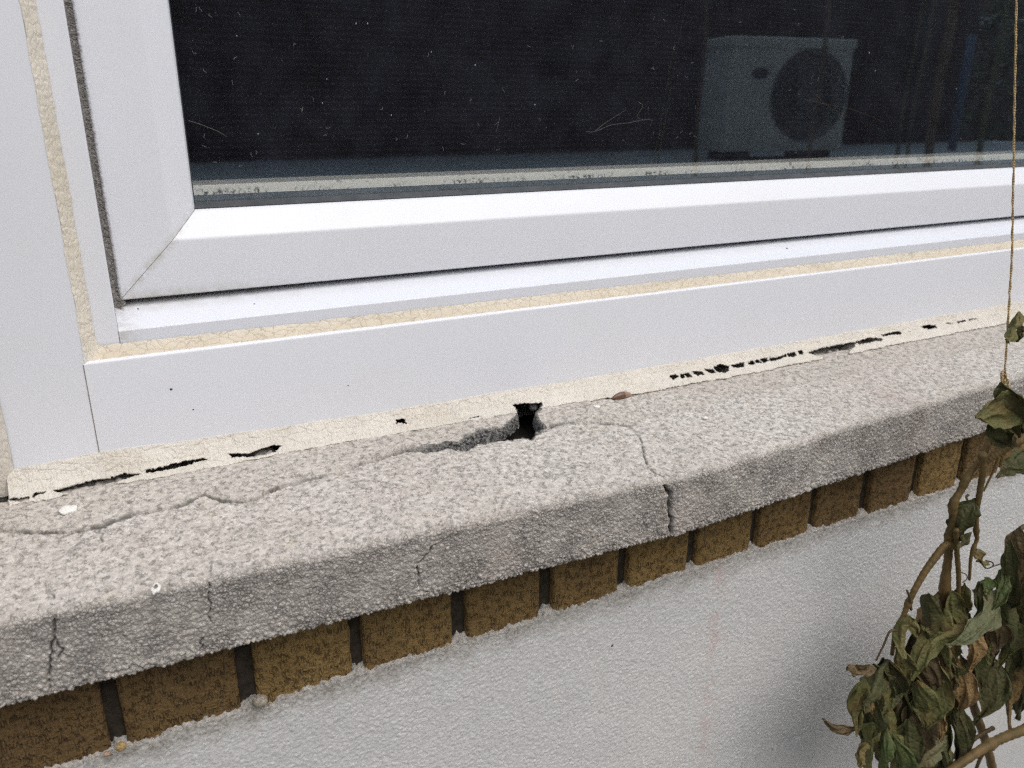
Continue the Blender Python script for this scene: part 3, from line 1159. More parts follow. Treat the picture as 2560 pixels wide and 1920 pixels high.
def brick_material():
    n = NT('brown_creased_brick', .85, .25)
    tone = n.node('ShaderNodeObjectInfo', 5)
    c = n.mix(n.mapr(n.noise(40, 4), .3, .7), (.235, .150, .055), (.335, .222, .088))
    c = n.mix(n.math('MULTIPLY', tone, .75), c, (.130, .080, .038))
    wv = n.vadd(n.scale(n.tc, (1, 1, .22)), n.scale(n.vadd(n.noise(200, 2, col=True), (-.5, -.5, -.5)), (.003, 0, .0)))
    e = n.voro(620, 'DISTANCE_TO_EDGE', vec=wv)
    crk = n.math('MULTIPLY', n.mapr(e, .15, .03), n.mapr(n.noise(170, 3), .47, .62))
    c = n.mix(n.math('MULTIPLY', crk, .4), c, (.055, .035, .02))
    c = n.mix(n.math('MULTIPLY', n.mapr(n.noise(1.0, 3, .6, vec=n.scale(n.tc, (800, 800, 230))), .48, .66), .45), c, (.08, .052, .025))
    dk = n.mapr(n.noise(28, 4), .52, .72)
    c = n.mix(n.math('MULTIPLY', dk, .45), c, (.12, .075, .04))
    nm = n.bump(n.math('SUBTRACT', n.noise(420, 4, .6), n.math('MULTIPLY', crk, .9)), 1.0, .0022)
    return n.finish(c, nm)


BR = brick_material()
RIGHTS = np.array([-.25, -.088, .081, .245, .409, .569, .727, .882, 1.037, 1.191, 1.34, 1.496, 1.65, 1.805, 1.96, 2.12, 2.28]) * .469
r_ = random.Random(5)
for i in range(1, len(RIGHTS)):
    x1 = RIGHTS[i]
    x0 = RIGHTS[i - 1] + r_.uniform(.0085, .0125) - (.002 if i == 2 else 0)
    nx, nz = 44, 60
    u, v = np.meshgrid(np.linspace(0, 1, nx), np.linspace(0, 1, nz), indexing='ij')
    dy = r_.uniform(-.001, .001)
    bx, bz = x0 + (x1 - x0) * u, -.412 + (.100) * v
    # face that wraps round its vertical edges into the joint
    ee = np.minimum(u, 1 - u) * (x1 - x0)
    P = np.stack([bx, YBR + dy + .0018 * np.exp(-ee / .0012), bz], -1)
    S = P.reshape(-1, 3)
    P[..., 1] -= (.0007 * fbm(S * np.array([1, 1, .35]), 260, 3, 200 + i) + .0006 * fbm(S, 60, 2, 230 + i)).reshape(nx, nz)
    P[..., 0] += (.0006 * vnoise(S, 120, 250 + i)).reshape(nx, nz)
    side0 = P[:1].copy(); side0[..., 1] = YBR + .03
    side1 = P[-1:].copy(); side1[..., 1] = YBR + .03
    P = np.concatenate([side0, P, side1], 0)
    me = np_mesh('brick', P.reshape(-1, 3), grid_faces(nx + 2, nz, flip=False))
    link('brick', me, BR, wall, smooth=True)
b = MB()
b.box((XL, YBR + .0060, -.42), (XR, YBR + .06, -.300))
MORT = simple('dark_mortar', (.045, .037, .029), .95, .1, .45, 160, .002)
b.build('mortar_bed', MORT, wall)
b = MB()
b.box((XL, YBR + .062, -.96), (XR, .30, -.275))                     # masonry behind sill and bricks
b.build('masonry', simple('dark_masonry', (.030, .027, .024), .95, .1, .5, 90, .002), wall)
WALLM = simple('wall_render', (.52, .51, .49), .9, .2, .12, 20, .001)
b = MB()
b.box((XL, .0352, -.2748), (XR, .30, -.2370))
b.box((-2.5, YR, -.96), (XL, .30, 2.4))
b.box((XR, YR, -.96), (XEND, .30, -.2368))
b.box((XEND, YR, -.96), (4.5, .30, 2.4))
b.box((XL, -.0035, -.2368), (-.0800, .30, 2.4))
b.box((-.0798, -.004, ZTOP), (XEND - .001, .30, 2.4))
b.box((-.0798, .16, -.236), (XEND - .001, .30, ZTOP - .001))
b.build('wall_core', WALLM, wall)

# ------------------------------------------------------------------ small things lying about
FLK = simple('white_flake', (.78, .77, .74), .6, .3, .05, 80)


def flake(pix, w, hgt, label, name='paint_flake', ring=False, mat=FLK, seed=1, cat='paint flake', group=None):
    c = sill_point(pix)
    lift_ = float(back_lift(c[0])) if pix[1] < 1300 else 0
    r = np.random.default_rng(seed)
    n = 18
    m = MB()
    ang = np.linspace(0, 2 * math.pi, n, endpoint=False)
    rad = 1 + .16 * np.sin(2 * ang + r.uniform(0, 6)) + .10 * np.sin(3 * ang + r.uniform(0, 6)) + .07 * np.sin(5 * ang + r.uniform(0, 6)) + (.10 * r.normal(size=n) if ring else .03 * r.normal(size=n))
    def pt(k, s, z):
        x, y = math.cos(ang[k]) * w * rad[k] * s, math.sin(ang[k]) * hgt * rad[k] * s
        return (c[0] + x, c[1] + y, c[2] + lift_ + SILL_B * y + z)
    V = [pt(k, 1, .0008 + .0004 * r.random()) for k in range(n)] + [pt(k, .45, .0017) for k in range(n)] + [pt(k, 1, .0002) for k in range(n)]
    F = [(k, (k + 1) % n, n + (k + 1) % n, n + k) for k in range(n)] + [(k, (k + 1) % n, 2 * n + (k + 1) % n, 2 * n + k) for k in range(n)]
    if not ring:
        F.append(tuple(range(n, 2 * n)))
    m.add(V, F)
    o = m.build(name, mat, smooth=False)
    return tag(o, label, cat, group)


flake((171, 1281), .0046, .0052, 'round cream flake lying behind the long crack at the sill end', seed=2)
flake((391, 1473), .0028, .0040, 'white ring shaped flake with a grey middle near the sill edge', ring=True, seed=4)
flake((1492, 1021), .0026, .0022, 'pale small flake below the brown seed husk', seed=6)
flake((1764, 1048), .0020, .0020, 'tiny white flake on the right half of the sill', seed=8)


def husk():
    c = sill_point((1553, 993))
    t = thing('seed_husk', 'brown glossy seed husk resting against the sealant', 'husk', tuple(c))
    n, m = 20, 10
    V, F = [], []
    for i in range(n + 1):
        u = i / n
        x = (u - .5) * .022
        w = .0037 * math.sin(math.pi * min(1, max(0, u))) ** .6 + .0003
        for j in range(m + 1):
            a = math.pi * j / m
            V.append((c[0] + x, c[1] - .0010 + w * math.cos(a) * .8 + .05 * x, c[2] + .0006 + w * 1.25 * math.sin(a)))
    for i in range(n):
        for j in range(m):
            q = i * (m + 1) + j
            F.append((q, q + 1, q + m + 2, q + m + 1))
    cut = int(n * .60)
    mb = MB(); mb.add(V, [f for f in F if f[0] < cut * (m + 1)])
    sh = NT('brown_husk', .3, .5)
    mt = sh.finish(sh.mix(sh.noise(300, 3), (.10, .05, .033), (.16, .09, .06)))
    mb.build('shell', mt, t, smooth=True)
    mb = MB(); mb.add(V, [f for f in F if f[0] >= cut * (m + 1)])
    mb.build('shell_tip', simple('pale_husk', (.30, .20, .15), .35, .5, .2, 200), t, smooth=True)


husk()


def pebble(p, r, label, col, seed):
    m = MB()
    rg = np.random.default_rng(seed)
    V = []
    n, k = 9, 12
    for i in range(n + 1):
        th = math.pi * i / n
        for j in range(k):
            ph = 2 * math.pi * j / k
            q = np.array([math.sin(th) * math.cos(ph), math.sin(th) * math.sin(ph) * .8, math.cos(th) * .8])
            V.append(q)
    V = np.array(V)
    V = V * (1 + .28 * fbm(V + seed, 1.7, 2, seed))[:, None] * r + p
    F = [(i * k + j, i * k + (j + 1) % k, (i + 1) * k + (j + 1) % k, (i + 1) * k + j) for i in range(n) for j in range(k)]
    m.add(V, F)
    tag(m.build('mortar_crumb', simple('crumb_%d' % seed, col, .9, .2, .4, 500, .0006), smooth=True), label, 'crumb', 'loose mortar crumbs')


def on_ledge(pix, dz=0):
    r = ray(pix)
    t = (D - .110) / r[1]
    q = np.array([r[0] * t, -.110, r[2] * t + dz])
    return q


pebble(at_depth((1334, 1017), D - .0035), .0046, 'grey lump of broken mortar at the top of the sill hole', (.36, .34, .32), 6)
pebble(on_ledge((650, 1752)), .0052, 'grey knobbly mortar crumb in the joint right of the second brick', (.33, .30, .25), 3)
pebble(on_ledge((303, 1866)), .0032, 'small tan crumb in the joint right of the first brick', (.40, .28, .13), 4)
pebble(on_ledge((268, 1884)), .0020, 'tiny pinkish crumb at the foot of the first brick', (.42, .30, .22), 5)


def speck(c, nrm, r, label, seed):
    rg = np.random.default_rng(seed)
    nrm = np.array(nrm, float)
    nrm /= np.linalg.norm(nrm)
    a = np.cross(nrm, (0.2, 0.1, 1.0) if abs(nrm[2]) < .9 else (1, 0, 0))
    a /= np.linalg.norm(a)
    b2 = np.cross(nrm, a)
    k = 9
    V = [c + nrm * r * .45]
    for s_, h_ in ((.6, .35), (1, -.1)):
        for i in range(k):
            t = 2 * math.pi * i / k
            q = r * s_ * (1 + .35 * rg.normal())
            V.append(c + a * math.cos(t) * q + b2 * math.sin(t) * q * .75 + nrm * r * h_)
    F = [(0, 1 + i, 1 + (i + 1) % k) for i in range(k)] + [(1 + i, 1 + k + i, 1 + k + (i + 1) % k, 1 + (i + 1) % k) for i in range(k)]
    m = MB()
    m.add(V, F)
    tag(m.build('dirt_speck', SPK, smooth=True), label, 'speck', 'dark specks on frame and wall')


SPK = simple('dark_speck', (.05, .045, .04), .8, .2, .4, 600)
fy = (0, -1, 0)
speck(at_depth((428, 973), D), fy, .0011, 'dark speck high on the lower rail near its left end', 1)
speck(at_depth((483, 1024), D), fy, .0007, 'smaller dark speck below the larger one on the lower rail', 2)
speck(at_depth((871, 964), D), fy, .0006, 'tiny dark speck at the middle of the lower rail', 3)
speck(at_depth((1530, 1613), D + YR), fy, .0019, 'black crumb stuck on the pale wall under the bricks', 4)
speck(at_depth((1573, 1516), D + YR), fy, .0010, 'thin dark chip on the pale wall just below the bricks', 5)
for q_, px_, sz_, lb in ((0, (345, 773), .0011, 'dark oval speck on the sloping ledge by the corner'), (1, (636, 760), .0008, 'dark speck on the sloping ledge right of the corner'), (2, (1967, 621), .0014, 'grey dash of dirt on the sloping ledge at the right')):
    cc = on_plane(px_, -.1534, .56)
    speck(cc, (0, -.5, .85), sz_, lb, 10 + q_)


# ------------------------------------------------------------------ lint and dust on the glass
LINT = simple('pale_lint', (.34, .34, .33), .8, .2, .15, 300)
GY = .0504


def gl(px):
    return at_depth(px, D + GY)


def dust():
    r = np.random.default_rng(11)
    m = MB()
    for i in range(520):
        p = (r.uniform(440, 2520), r.uniform(5, 430))
        c = gl(p)
        if c[2] < -.055 or c[0] < .07:
            continue
        if vnoise(np.array([[c[0], 0, c[2]]]), 14, 5)[0] + .5 * r.normal() < -.05:
            continue
        s = .0001 * (1 + 1.6 * r.random() ** 6)
        k = r.random()
        if k < .75:
            a = r.uniform(0, 6.28)
            l = s * (.7 + 1.1 * r.random() ** 3)
            d = np.array([math.cos(a), 0, math.sin(a)])
            m.tube([c - d * l, c + d * l * .2 + np.array([0, -.0001, s * .2]), c + d * l], [s * .5, s * .7, s * .4], 5)
        else:
            a = r.uniform(0, 6.28)
            pts = [c]
            for q in range(5):
                a += r.normal() * .6
                pts.append(pts[-1] + np.array([math.cos(a), 0, math.sin(a)]) * .0007)
            m.tube(pts, .00008, 4)
    for p, s in [((890, 59), 5), ((919, 59), 5), ((1188, 163), 5), ((1078, 130), 4), ((645, 335), 4), ((817, 198), 4), ((806, 258), 4), ((592, 90), 4), ((978, 288), 4), ((1337, 262), 5), ((2173, 132), 6), ((2188, 177), 4), ((2391, 222), 5)]:
        c = gl(p)
        q = s * .00011
        m.tube([c - np.array([0, 0, q * 1.3]), c, c + np.array([q * .3, 0, q * 1.3])], [q * .35, q * .9, q * .4], 7)
    o = m.build('dust_specks', LINT, smooth=True)
    tag(o, 'white specks of dust and lint dotted over the window glass', 'dust')
    o['kind'] = 'stuff'


dust()


def thread(lines, label, rad=.00016, mat=LINT, name='lint_thread'):
    m = MB()
    for i, l in enumerate(lines):
        pts = spline([gl(p) - np.array([0, .0004, 0]) for p in l], 30)
        m.tube(pts, np.linspace(rad, rad * .6, len(pts)), 5)
    tag(m.build(name, mat, smooth=True), label, 'lint', 'lint threads stuck to the glass')


def c2(*pts):
    return [(850 + p[0] * .38879, p[1] * .38879) for p in pts]


def c1(*pts):
    return [(p[0] * .38879, p[1] * .38879) for p in pts]


def c3(*pts):
    return [(1700 + p[0] * .38879, p[1] * .38879) for p in pts]


DIM = simple('grey_lint', (.17, .165, .155), .8, .2, .15, 300)
thread([c2((1580, 848), (1640, 845), (1740, 805), (1850, 790)), c2((1640, 840), (1720, 780), (1840, 705)), c2((1850, 790), (1960, 770), (2012, 772)), c2((1915, 655), (1945, 680), (1910, 750), (1960, 775))],
       'branching pale lint thread low on the middle of the glass', .00014, DIM)
thread([c1((1210, 775), (1290, 800), (1400, 845), (1460, 880))], 'grey curved lint thread beside the left sash stile', .00016, DIM)
thread([c2((1025, 750), (1020, 780), (985, 810)), c2((1020, 780), (1003, 850))], 'short forked lint thread between the dust specks', .00014, DIM)
TWIG = simple('brown_twig', (.085, .06, .045), .8, .2, .2, 300)
thread([c3((800, 640), (940, 670), (1120, 710), (1310, 785)), c3((860, 600), (960, 690), (1070, 745))], 'thin brown twig stuck to glass over the fan reflection', .00018, TWIG, 'dry_twig')

# ------------------------------------------------------------------ twine
TW = NT('jute_twine', .9, .2)
_w = TW.node('ShaderNodeTexWave', 1, {'wave_type': 'BANDS', 'bands_direction': 'DIAGONAL'}, Vector=TW.tc, Scale=260.0, Distortion=1.0)
TWM = TW.finish(TW.mix(_w, (.34, .24, .115), (.54, .40, .21)), TW.bump(_w, .7, .0006))


def twine():
    t = thing('twine', 'thin tan jute twine hanging down in front of the window to the plant', 'string', tuple(at_depth((2512, 905), .369)))
    top, mid, low = at_depth((2541, 0), .423), at_depth((2530, 640), .386), at_depth((2511, 950), .3690)
    up = top + (top - mid) * 2.1
    pts = dense(np.array([up, top, mid, low]), .004)
    r = np.random.default_rng(2)
    pts += r.normal(0, .00012, pts.shape)
    m = MB()
    # two twisted strands
    for ph in (0, math.pi):
        a = np.arange(len(pts)) * .9 + ph
        q = pts + np.stack([np.cos(a), np.sin(a), 0 * a], 1) * .00035
        m.tube(q, .00062, 6)
    for i in range(70):
        k = r.integers(5, len(pts) - 5)
        d = r.normal(size=3) * .0016
        m.tube([pts[k], pts[k] + d * .6 + np.array([0, 0, .0004]), pts[k] + d * 1.2], .00007, 3)
    m.build('strand', TWM, t, smooth=True)
    m = MB()
    lp = [at_depth(p, .3685) for p in [(2514, 938), (2508, 935), (2505, 945), (2512, 962), (2517, 950), (2511, 928), (2503, 935), (2507, 962), (2519, 968), (2520, 948)]]
    m.tube(spline(lp, 60), .0007, 6)
    m.tube(spline([at_depth(p, .368) for p in [(2511, 950), (2512, 990), (2508, 1012)]], 14), .0007, 6)
    m.build('knot', TWM, t, smooth=True)


twine()


# ------------------------------------------------------------------ wilted plant
def leaf_mat(name, a, bcol, brown, amt):
    n = NT(name, .62, .25)
    c = n.mix(n.mapr(n.noise(60, 4), .3, .7), a, bcol)
    c = n.mix(n.math('MULTIPLY', n.mapr(n.noise(38, 5, .65, vec=n.vadd(n.tc, (.3, .1, .7))), .48, .66), amt), c, brown)
    v = n.voro(150, 'DISTANCE_TO_EDGE')
    nm = n.bump(n.math('ADD', n.mapr(v, 0, .25), n.noise(420, 3)), .6, .0010)
    return n.finish(c, nm)


LEAFM = {
    'dark': leaf_mat('dark_green_leaf', (0.045, 0.050, 0.018), (0.080, 0.080, 0.033), (0.088, 0.062, 0.025), .75),
    'olive': leaf_mat('olive_leaf', (0.075, 0.083, 0.027), (0.150, 0.144, 0.056), (0.163, 0.110, 0.044), .8),
    'sage': leaf_mat('sage_leaf', (0.094, 0.103, 0.050), (0.144, 0.150, 0.080), (0.150, 0.112, 0.056), .65),
    'green': leaf_mat('green_leaf', (0.062, 0.088, 0.027), (0.103, 0.122, 0.048), (0.138, 0.112, 0.037), .4),
    'tan': leaf_mat('tan_leaf', (0.213, 0.135, 0.056), (0.300, 0.200, 0.090), (0.150, 0.090, 0.037), .7),
    'brown': leaf_mat('brown_leaf', (0.100, 0.073, 0.037), (0.163, 0.115, 0.060), (0.062, 0.045, 0.025), .7),
}
STEM = NT('dry_stem', .6, .3)
_c = STEM.mix(STEM.mapr(STEM.noise(55, 4), .35, .65), (.105, .075, .026), (.18, .115, .045))
_c = STEM.mix(STEM.math('MULTIPLY', STEM.mapr(STEM.noise(240, 3, vec=STEM.scale(STEM.tc, (1, 1, .25))), .5, .7), .5), _c, (.085, .06, .028))
STEMM = STEM.finish(_c, STEM.bump(STEM.noise(300, 3, vec=STEM.scale(STEM.tc, (1, 1, .2))), .6, .0010))
STEM2 = NT('brown_stem', .6, .3)
_c = STEM2.mix(STEM2.mapr(STEM2.noise(70, 4), .35, .65), (.055, .040, .020), (.10, .068, .033))
STEMB = STEM2.finish(_c, STEM2.bump(STEM2.noise(300, 3, vec=STEM2.scale(STEM2.tc, (1, 1, .2))), .6, .0010))

plant = thing('wilted_plant', 'wilted bushy plant with drooping dark leaves tied up beside the wall', 'plant', tuple(at_depth((2483, 1960), .37)))


def stem(name, pix, d, r0, r1, mat=STEMM, nodes=()):
    ds = np.linspace(d[0], d[1], len(pix)) if isinstance(d, tuple) else np.full(len(pix), d)
    pts = spline([at_depth(p, k) for p, k in zip(pix, ds)], max(16, 10 * len(pix)))
    rad = np.linspace(r0, r1, len(pts))
    for f in nodes:
        rad = rad * (1 + .38 * np.exp(-((np.linspace(0, 1, len(pts)) - f) / .025) ** 2))
    rad = rad * (1 + .06 * np.sin(np.arange(len(pts)) * 1.7))
    m = MB()
    m.tube(pts, rad * .88, 10)
    return m.build(name, mat, plant, smooth=True)


def r1(x, y): return (1960 + x * .27125, 900 + y * .27125)
def r2(x, y): return (1960 + x * .3738, 1300 + y * .3738)


stem('main_stem', [r1(2050, 250), r1(2010, 400), r1(1930, 660), r1(1850, 830), r1(1800, 930), r1(1700, 1060), r1(1630, 1200), r1(1560, 1330), r1(1555, 1480), r2(1108, 110), r2(1100, 230), r2(1078, 420), r2(1070, 620),
                   r2(1090, 800), r2(1160, 980), r2(1235, 1150), r2(1310, 1370), r2(1370, 1560), r2(1405, 1720)], (.371, .385), .0021, .0056, STEMM, (.17, .30, .39, .5, .62))
stem('branch', [r2(1125, 165), r2(1075, 175), r2(1000, 265), r2(940, 350), r2(880, 455), r2(830, 560), r2(795, 650), r2(745, 760), r2(722, 900)], .376, .0042, .0020, STEMM, (.05, .62, .8))
stem('branch', [r2(748, 735), r2(705, 750), r2(665, 840), r2(615, 940)], .374, .0013, .0009, STEMB)
stem('branch', [r2(850, 600), r2(840, 520), r2(822, 470)], .374, .0014, .0011, STEMB)
stem('branch', [r2(1045, 490), r2(985, 560), r2(952, 660), r2(945, 760), r2(950, 890)], .383, .0030, .0021, STEMM)
stem('branch', [r1(1830, 860), r1(1835, 1010), r1(1800, 1240), r1(1775, 1400), r1(1772, 1600), r2(1290, 130), r2(1252, 240), r2(1240, 400)], .366, .0034, .0014, STEMM, (.03, .55, .8))
stem('branch', [r1(1985, 860), r1(1930, 1020), r1(1840, 1210)], .372, .0013, .0009, STEMM)
stem('branch', [r1(1840, 950), r1(1900, 905), r1(1985, 850), r1(2100, 775), r1(2230, 715), r1(2400, 650)], (.367, .35), .0034, .0050, STEMM, (.02,))
stem('branch', [r2(1150, 60), r2(1155, 200), r2(1168, 380), r2(1165, 520)], .371, .0028, .0022, STEMM)
stem('branch', [r2(1700, 1350), r2(1600, 1405), r2(1480, 1450), r2(1380, 1500), r2(1250, 1580), r2(1120, 1670), r2(1000, 1750)], (.352, .36), .0060, .0046, STEMM, (.5,))
stem('branch', [r2(1400, 1390), r2(1310, 1440), r2(1240, 1500), r2(1170, 1610)], .375, .0026, .0018, STEMB)
stem('branch', [r2(1345, 1540), r2(1310, 1600), r2(1280, 1680)], .378, .0022, .0020, STEMB)
stem('branch', [r2(890, 900), r2(890, 800), r2(920, 720)], .379, .0010, .0007, STEMB)
stem('branch', [r2(1480, 300), r2(1440, 360), r2(1390, 460), r2(1330, 540)], .370, .0016, .0012, STEMM)
stem('branch', [r2(1640, 20), r2(1540, 100), r2(1490, 250), r2(1470, 340)], .366, .0026, .0018, STEMB)
stem('branch', [r1(1700, 1240), r1(1680, 1265), r1(1690, 1290)], .372, .0014, .0010, STEMM)
stem('tendril', [r2(1180, 350), r2(1215, 362), r2(1225, 390), r2(1195, 420)], .372, .0006, .0005, STEMB)
stem('tendril', [r2(1350, 270), r2(1395, 285), r2(1395, 310), r2(1360, 325), r2(1450, 292)], .370, .0007, .0006, STEMB)
stem('tendril', [r1(2020, 985), r1(2050, 1010), r1(2030, 1060), r1(1990, 1075)], .366, .0005, .0004, STEMB)


def leaf(start, end, wpx, tone, d, seed, fold=.6, curl=.5, name='leaf'):
    """a limp, folded, crumpled leaf from stalk end to tip"""
    r = np.random.default_rng(seed)
    a, e = at_depth(start, d), at_depth(end, d + r.uniform(-.012, .006))
    e = e + (e - a) * .12
    L = np.linalg.norm(e - a)
    W = wpx / FPX * d * 2.35
    nu, nv = 34, 25
    u = np.linspace(0, 1, nu)
    v = np.linspace(-1, 1, nv)
    ax = (e - a) / L
    view = np.array([a[0], a[1] + D, a[2]])
    view /= np.linalg.norm(view)
    side = np.cross(ax, view)
    side /= np.linalg.norm(side)
    nrm = np.cross(side, ax)
    roll = r.uniform(-.5, .5)
    side, nrm = math.cos(roll) * side + math.sin(roll) * nrm, -math.sin(roll) * side + math.cos(roll) * nrm
    bend = r.uniform(-.12, .12) * L
    mid = a + np.outer(u, ax) * L + np.outer(np.sin(u * math.pi), side) * bend - np.outer(np.sin(u * math.pi), nrm) * r.uniform(-.1, .18) * L
    wprof = W * (sstep(-.04, .16, u) * (1 - sstep(.86, 1.04, u))) * np.clip(np.sin(math.pi * np.clip(u * .93 + .05, 0, 1)) ** .62 * (1 - .45 * u ** 2.2), 0.02, 1)
    ang = fold * (.6 + .7 * u) + .35 * np.sin(u * 5 + r.uniform(0, 6))
    k = curl * r.choice([-1, 1])
    P = np.zeros((nu, nv, 3))
    for j, vv in enumerate(v):
        arc = abs(vv)
        th = ang + k * arc * 1.9
        # integrate along the half width so the blade rolls
        steps = 6
        off_s = np.zeros(nu)
        off_n = np.zeros(nu)
        for q in range(steps):
            tq = ang * (1 - .3 * arc) + k * 2.2 * (arc * (q + .5) / steps)
            off_s += np.cos(tq) * arc / steps
            off_n += np.sin(tq) * arc / steps
        P[:, j] = mid + np.outer(off_s * wprof * .55 * np.sign(vv), side) + np.outer(off_n * wprof * .55, nrm)
    S = P.reshape(-1, 3)
    sc = .0042 + .0013 * r.random()
    so = r.uniform(0, 100, 3) * .01
    Q = S + so
    uu, vv2 = np.meshgrid(u, v, indexing='ij')
    K = np.stack([uu * 2.6, vv2 * 2.1 + .6 * np.sin(uu * 6 + seed), 0 * uu + seed * .37], -1).reshape(-1, 3)
    dis = np.stack([fbm(K, 1.0, 3, seed), fbm(K, 1.0, 3, seed + 50), fbm(K, 1.0, 3, seed + 90)], 1) * sc * 1.5
    wr = 1 - np.abs(vnoise(K, 2.0, seed + 7))
    damp = np.clip(u * 5, 0, 1)[:, None, None] * (.35 + .65 * np.abs(v))[None, :, None]
    P = P + (dis.reshape(P.shape) + (nrm * .0016 * (wr.reshape(nu, nv, 1) - .6))) * damp
    # ragged outline
    edge = np.abs(v)[None, :] > .95
    P = P + edge[..., None] * (np.outer(fbm(np.stack([u, 0 * u, 0 * u], 1) * 1.0, 9, 2, seed + 3), side)[:, None, :] * W * .10)
    me = np_mesh('leaf', P.reshape(-1, 3), grid_faces(nu, nv))
    o = link(name, me, LEAFM[tone], plant)
    s = o.modifiers.new('thickness', 'SOLIDIFY')
    s.thickness = .00035
    s = o.modifiers.new('smooth', 'SUBSURF')
    s.levels = s.render_levels = 1
    return o


LEAVES = [  # start, end (R2 crop units), width, tone, depth
    ((1430, 460), (1130, 800), 120, 'sage', .361), ((1210, 700), (885, 1030), 130, 'olive', .362), ((1120, 470), (1190, 730), 130, 'olive', .372), ((1290, 190), (1340, 310), 80, 'olive', .368),
    ((1580, 40), (1570, 400), 120, 'brown', .360), ((1520, 130), (1500, 560), 120, 'dark', .362), ((1470, 320), (1380, 580), 90, 'green', .366),
    ((1350, 600), (1400, 880), 140, 'brown', .372), ((1570, 540), (1500, 990), 170, 'dark', .368), ((1430, 760), (1340, 1110), 130, 'dark', .375),
    ((1270, 740), (1240, 990), 110, 'tan', .366), ((1420, 930), (1290, 1320), 170, 'dark', .380), ((1640, 960), (1525, 1400), 140, 'tan', .356),
    ((830, 630), (800, 900), 110, 'olive', .371), ((840, 640), (885, 770), 55, 'olive', .371), ((745, 850), (790, 1110), 110, 'olive', .370),
    ((700, 930), (560, 1230), 190, 'dark', .372), ((620, 990), (440, 1000), 70, 'brown', .368), ((540, 1060), (490, 1400), 100, 'olive', .368),
    ((560, 1130), (625, 1390), 60, 'tan', .362), ((520, 1400), (292, 1335), 52, 'brown', .365), ((640, 1190), (700, 1520), 150, 'dark', .376),
    ((760, 1080), (760, 1470), 160, 'dark', .378), ((890, 1070), (920, 1420), 170, 'olive', .368), ((1000, 1100), (960, 1580), 200, 'olive', .372),
    ((1080, 1110), (1050, 1440), 130, 'tan', .368), ((1190, 1040), (1150, 1340), 150, 'dark', .372), ((1140, 1220), (1150, 1580), 130, 'dark', .376),
    ((590, 1350), (560, 1680), 140, 'olive', .364), ((690, 1380), (650, 1700), 120, 'green', .362), ((745, 1460), (770, 1700), 110, 'green', .365),
    ((830, 1330), (830, 1700), 170, 'dark', .370), ((1090, 1440), (880, 1700), 180, 'sage', .360), ((560, 1490), (500, 1640), 90, 'olive', .366),
    ((960, 860), (1010, 1110), 150, 'brown', .373), ((1110, 940), (1120, 1180), 120, 'brown', .370), ((1250, 940), (1220, 1180), 100, 'olive', .372),
    ((940, 1300), (860, 1640), 150, 'brown', .374), ((1010, 1400), (1060, 1700), 150, 'dark', .376), ((680, 930), (730, 1150), 90, 'dark', .374),
    ((1210, 420), (1240, 640), 90, 'olive', .368), ((1330, 400), (1290, 620), 80, 'dark', .371), ((1400, 400), (1350, 480), 70, 'green', .366),
    ((1480, 600), (1560, 800), 120, 'dark', .374), ((1610, 400), (1590, 700), 100, 'olive', .362), ((1620, 700), (1570, 980), 130, 'dark', .366),
    ((1390, 820), (1360, 960), 60, 'olive', .362), ((1560, 860), (1480, 1180), 110, 'dark', .372), ((910, 700), (975, 760), 40, 'olive', .376),
    ((860, 1000), (820, 1250), 120, 'dark', .378), ((600, 960), (660, 1180), 120, 'dark', .376),
]
for i, (s_, e_, w_, tone, d_) in enumerate(LEAVES):
    leaf(r2(*s_), r2(*e_), w_ * .3738, tone, d_, 400 + i, fold=.2 + .5 * ((i * 37) % 10) / 10, curl=.2 + .5 * ((i * 53) % 10) / 10)
rl = random.Random(31)
for i in range(38):
    if i < 17:
        cx_, cy_ = rl.uniform(570, 1170), rl.uniform(1080, 1640)
    elif i < 28:
        cx_, cy_ = rl.uniform(940, 1420), rl.uniform(640, 1050)
    else:
        cx_, cy_ = rl.uniform(1400, 1640), rl.uniform(400, 1150)
    ln, wd_ = rl.uniform(280, 460), rl.uniform(125, 210)
    tone = rl.choice(['dark', 'dark', 'olive', 'olive', 'olive', 'brown', 'sage', 'tan'] if i < 28 else ['dark', 'dark', 'dark', 'olive', 'brown'])
    leaf(r2(cx_, cy_ - ln / 2), r2(cx_ + rl.uniform(-80, 60), cy_ + ln / 2), wd_ * .3738, tone, rl.uniform(.366, .392), 700 + i, rl.uniform(.2, .6), rl.uniform(.2, .7))
leaf((2552, 1030), (2452, 1040), 78, 'olive', .352, 501, .25, .55)
leaf((2500, 955), (2545, 1080), 55, 'dark', .360, 502, .5, .5)
leaf((2525, 985), (2568, 1100), 60, 'dark', .364, 503, .5, .5)
leaf((2545, 1050), (2580, 1100), 55, 'green', .352, 504, .4, .5)
leaf((2440, 1245), (2398, 1345), 48, 'dark', .368, 505, .9, .4)
leaf((2470, 1060), (2520, 1110), 45, 'dark', .362, 506, .5, .5)
leaf((2548, 778), (2520, 845), 40, 'olive', .372, 507, .5, .6)
leaf((2556, 815), (2535, 842), 30, 'dark', .372, 508, .5, .6)
leaf((2430, 1330), (2395, 1370), 34, 'dark', .366, 509, .8, .4)
leaf((2570, 1330), (2540, 1420), 50, 'brown', .358, 510, .6, .5)
leaf((2585, 1140), (2500, 1190), 50, 'dark', .385, 511, .6, .4)

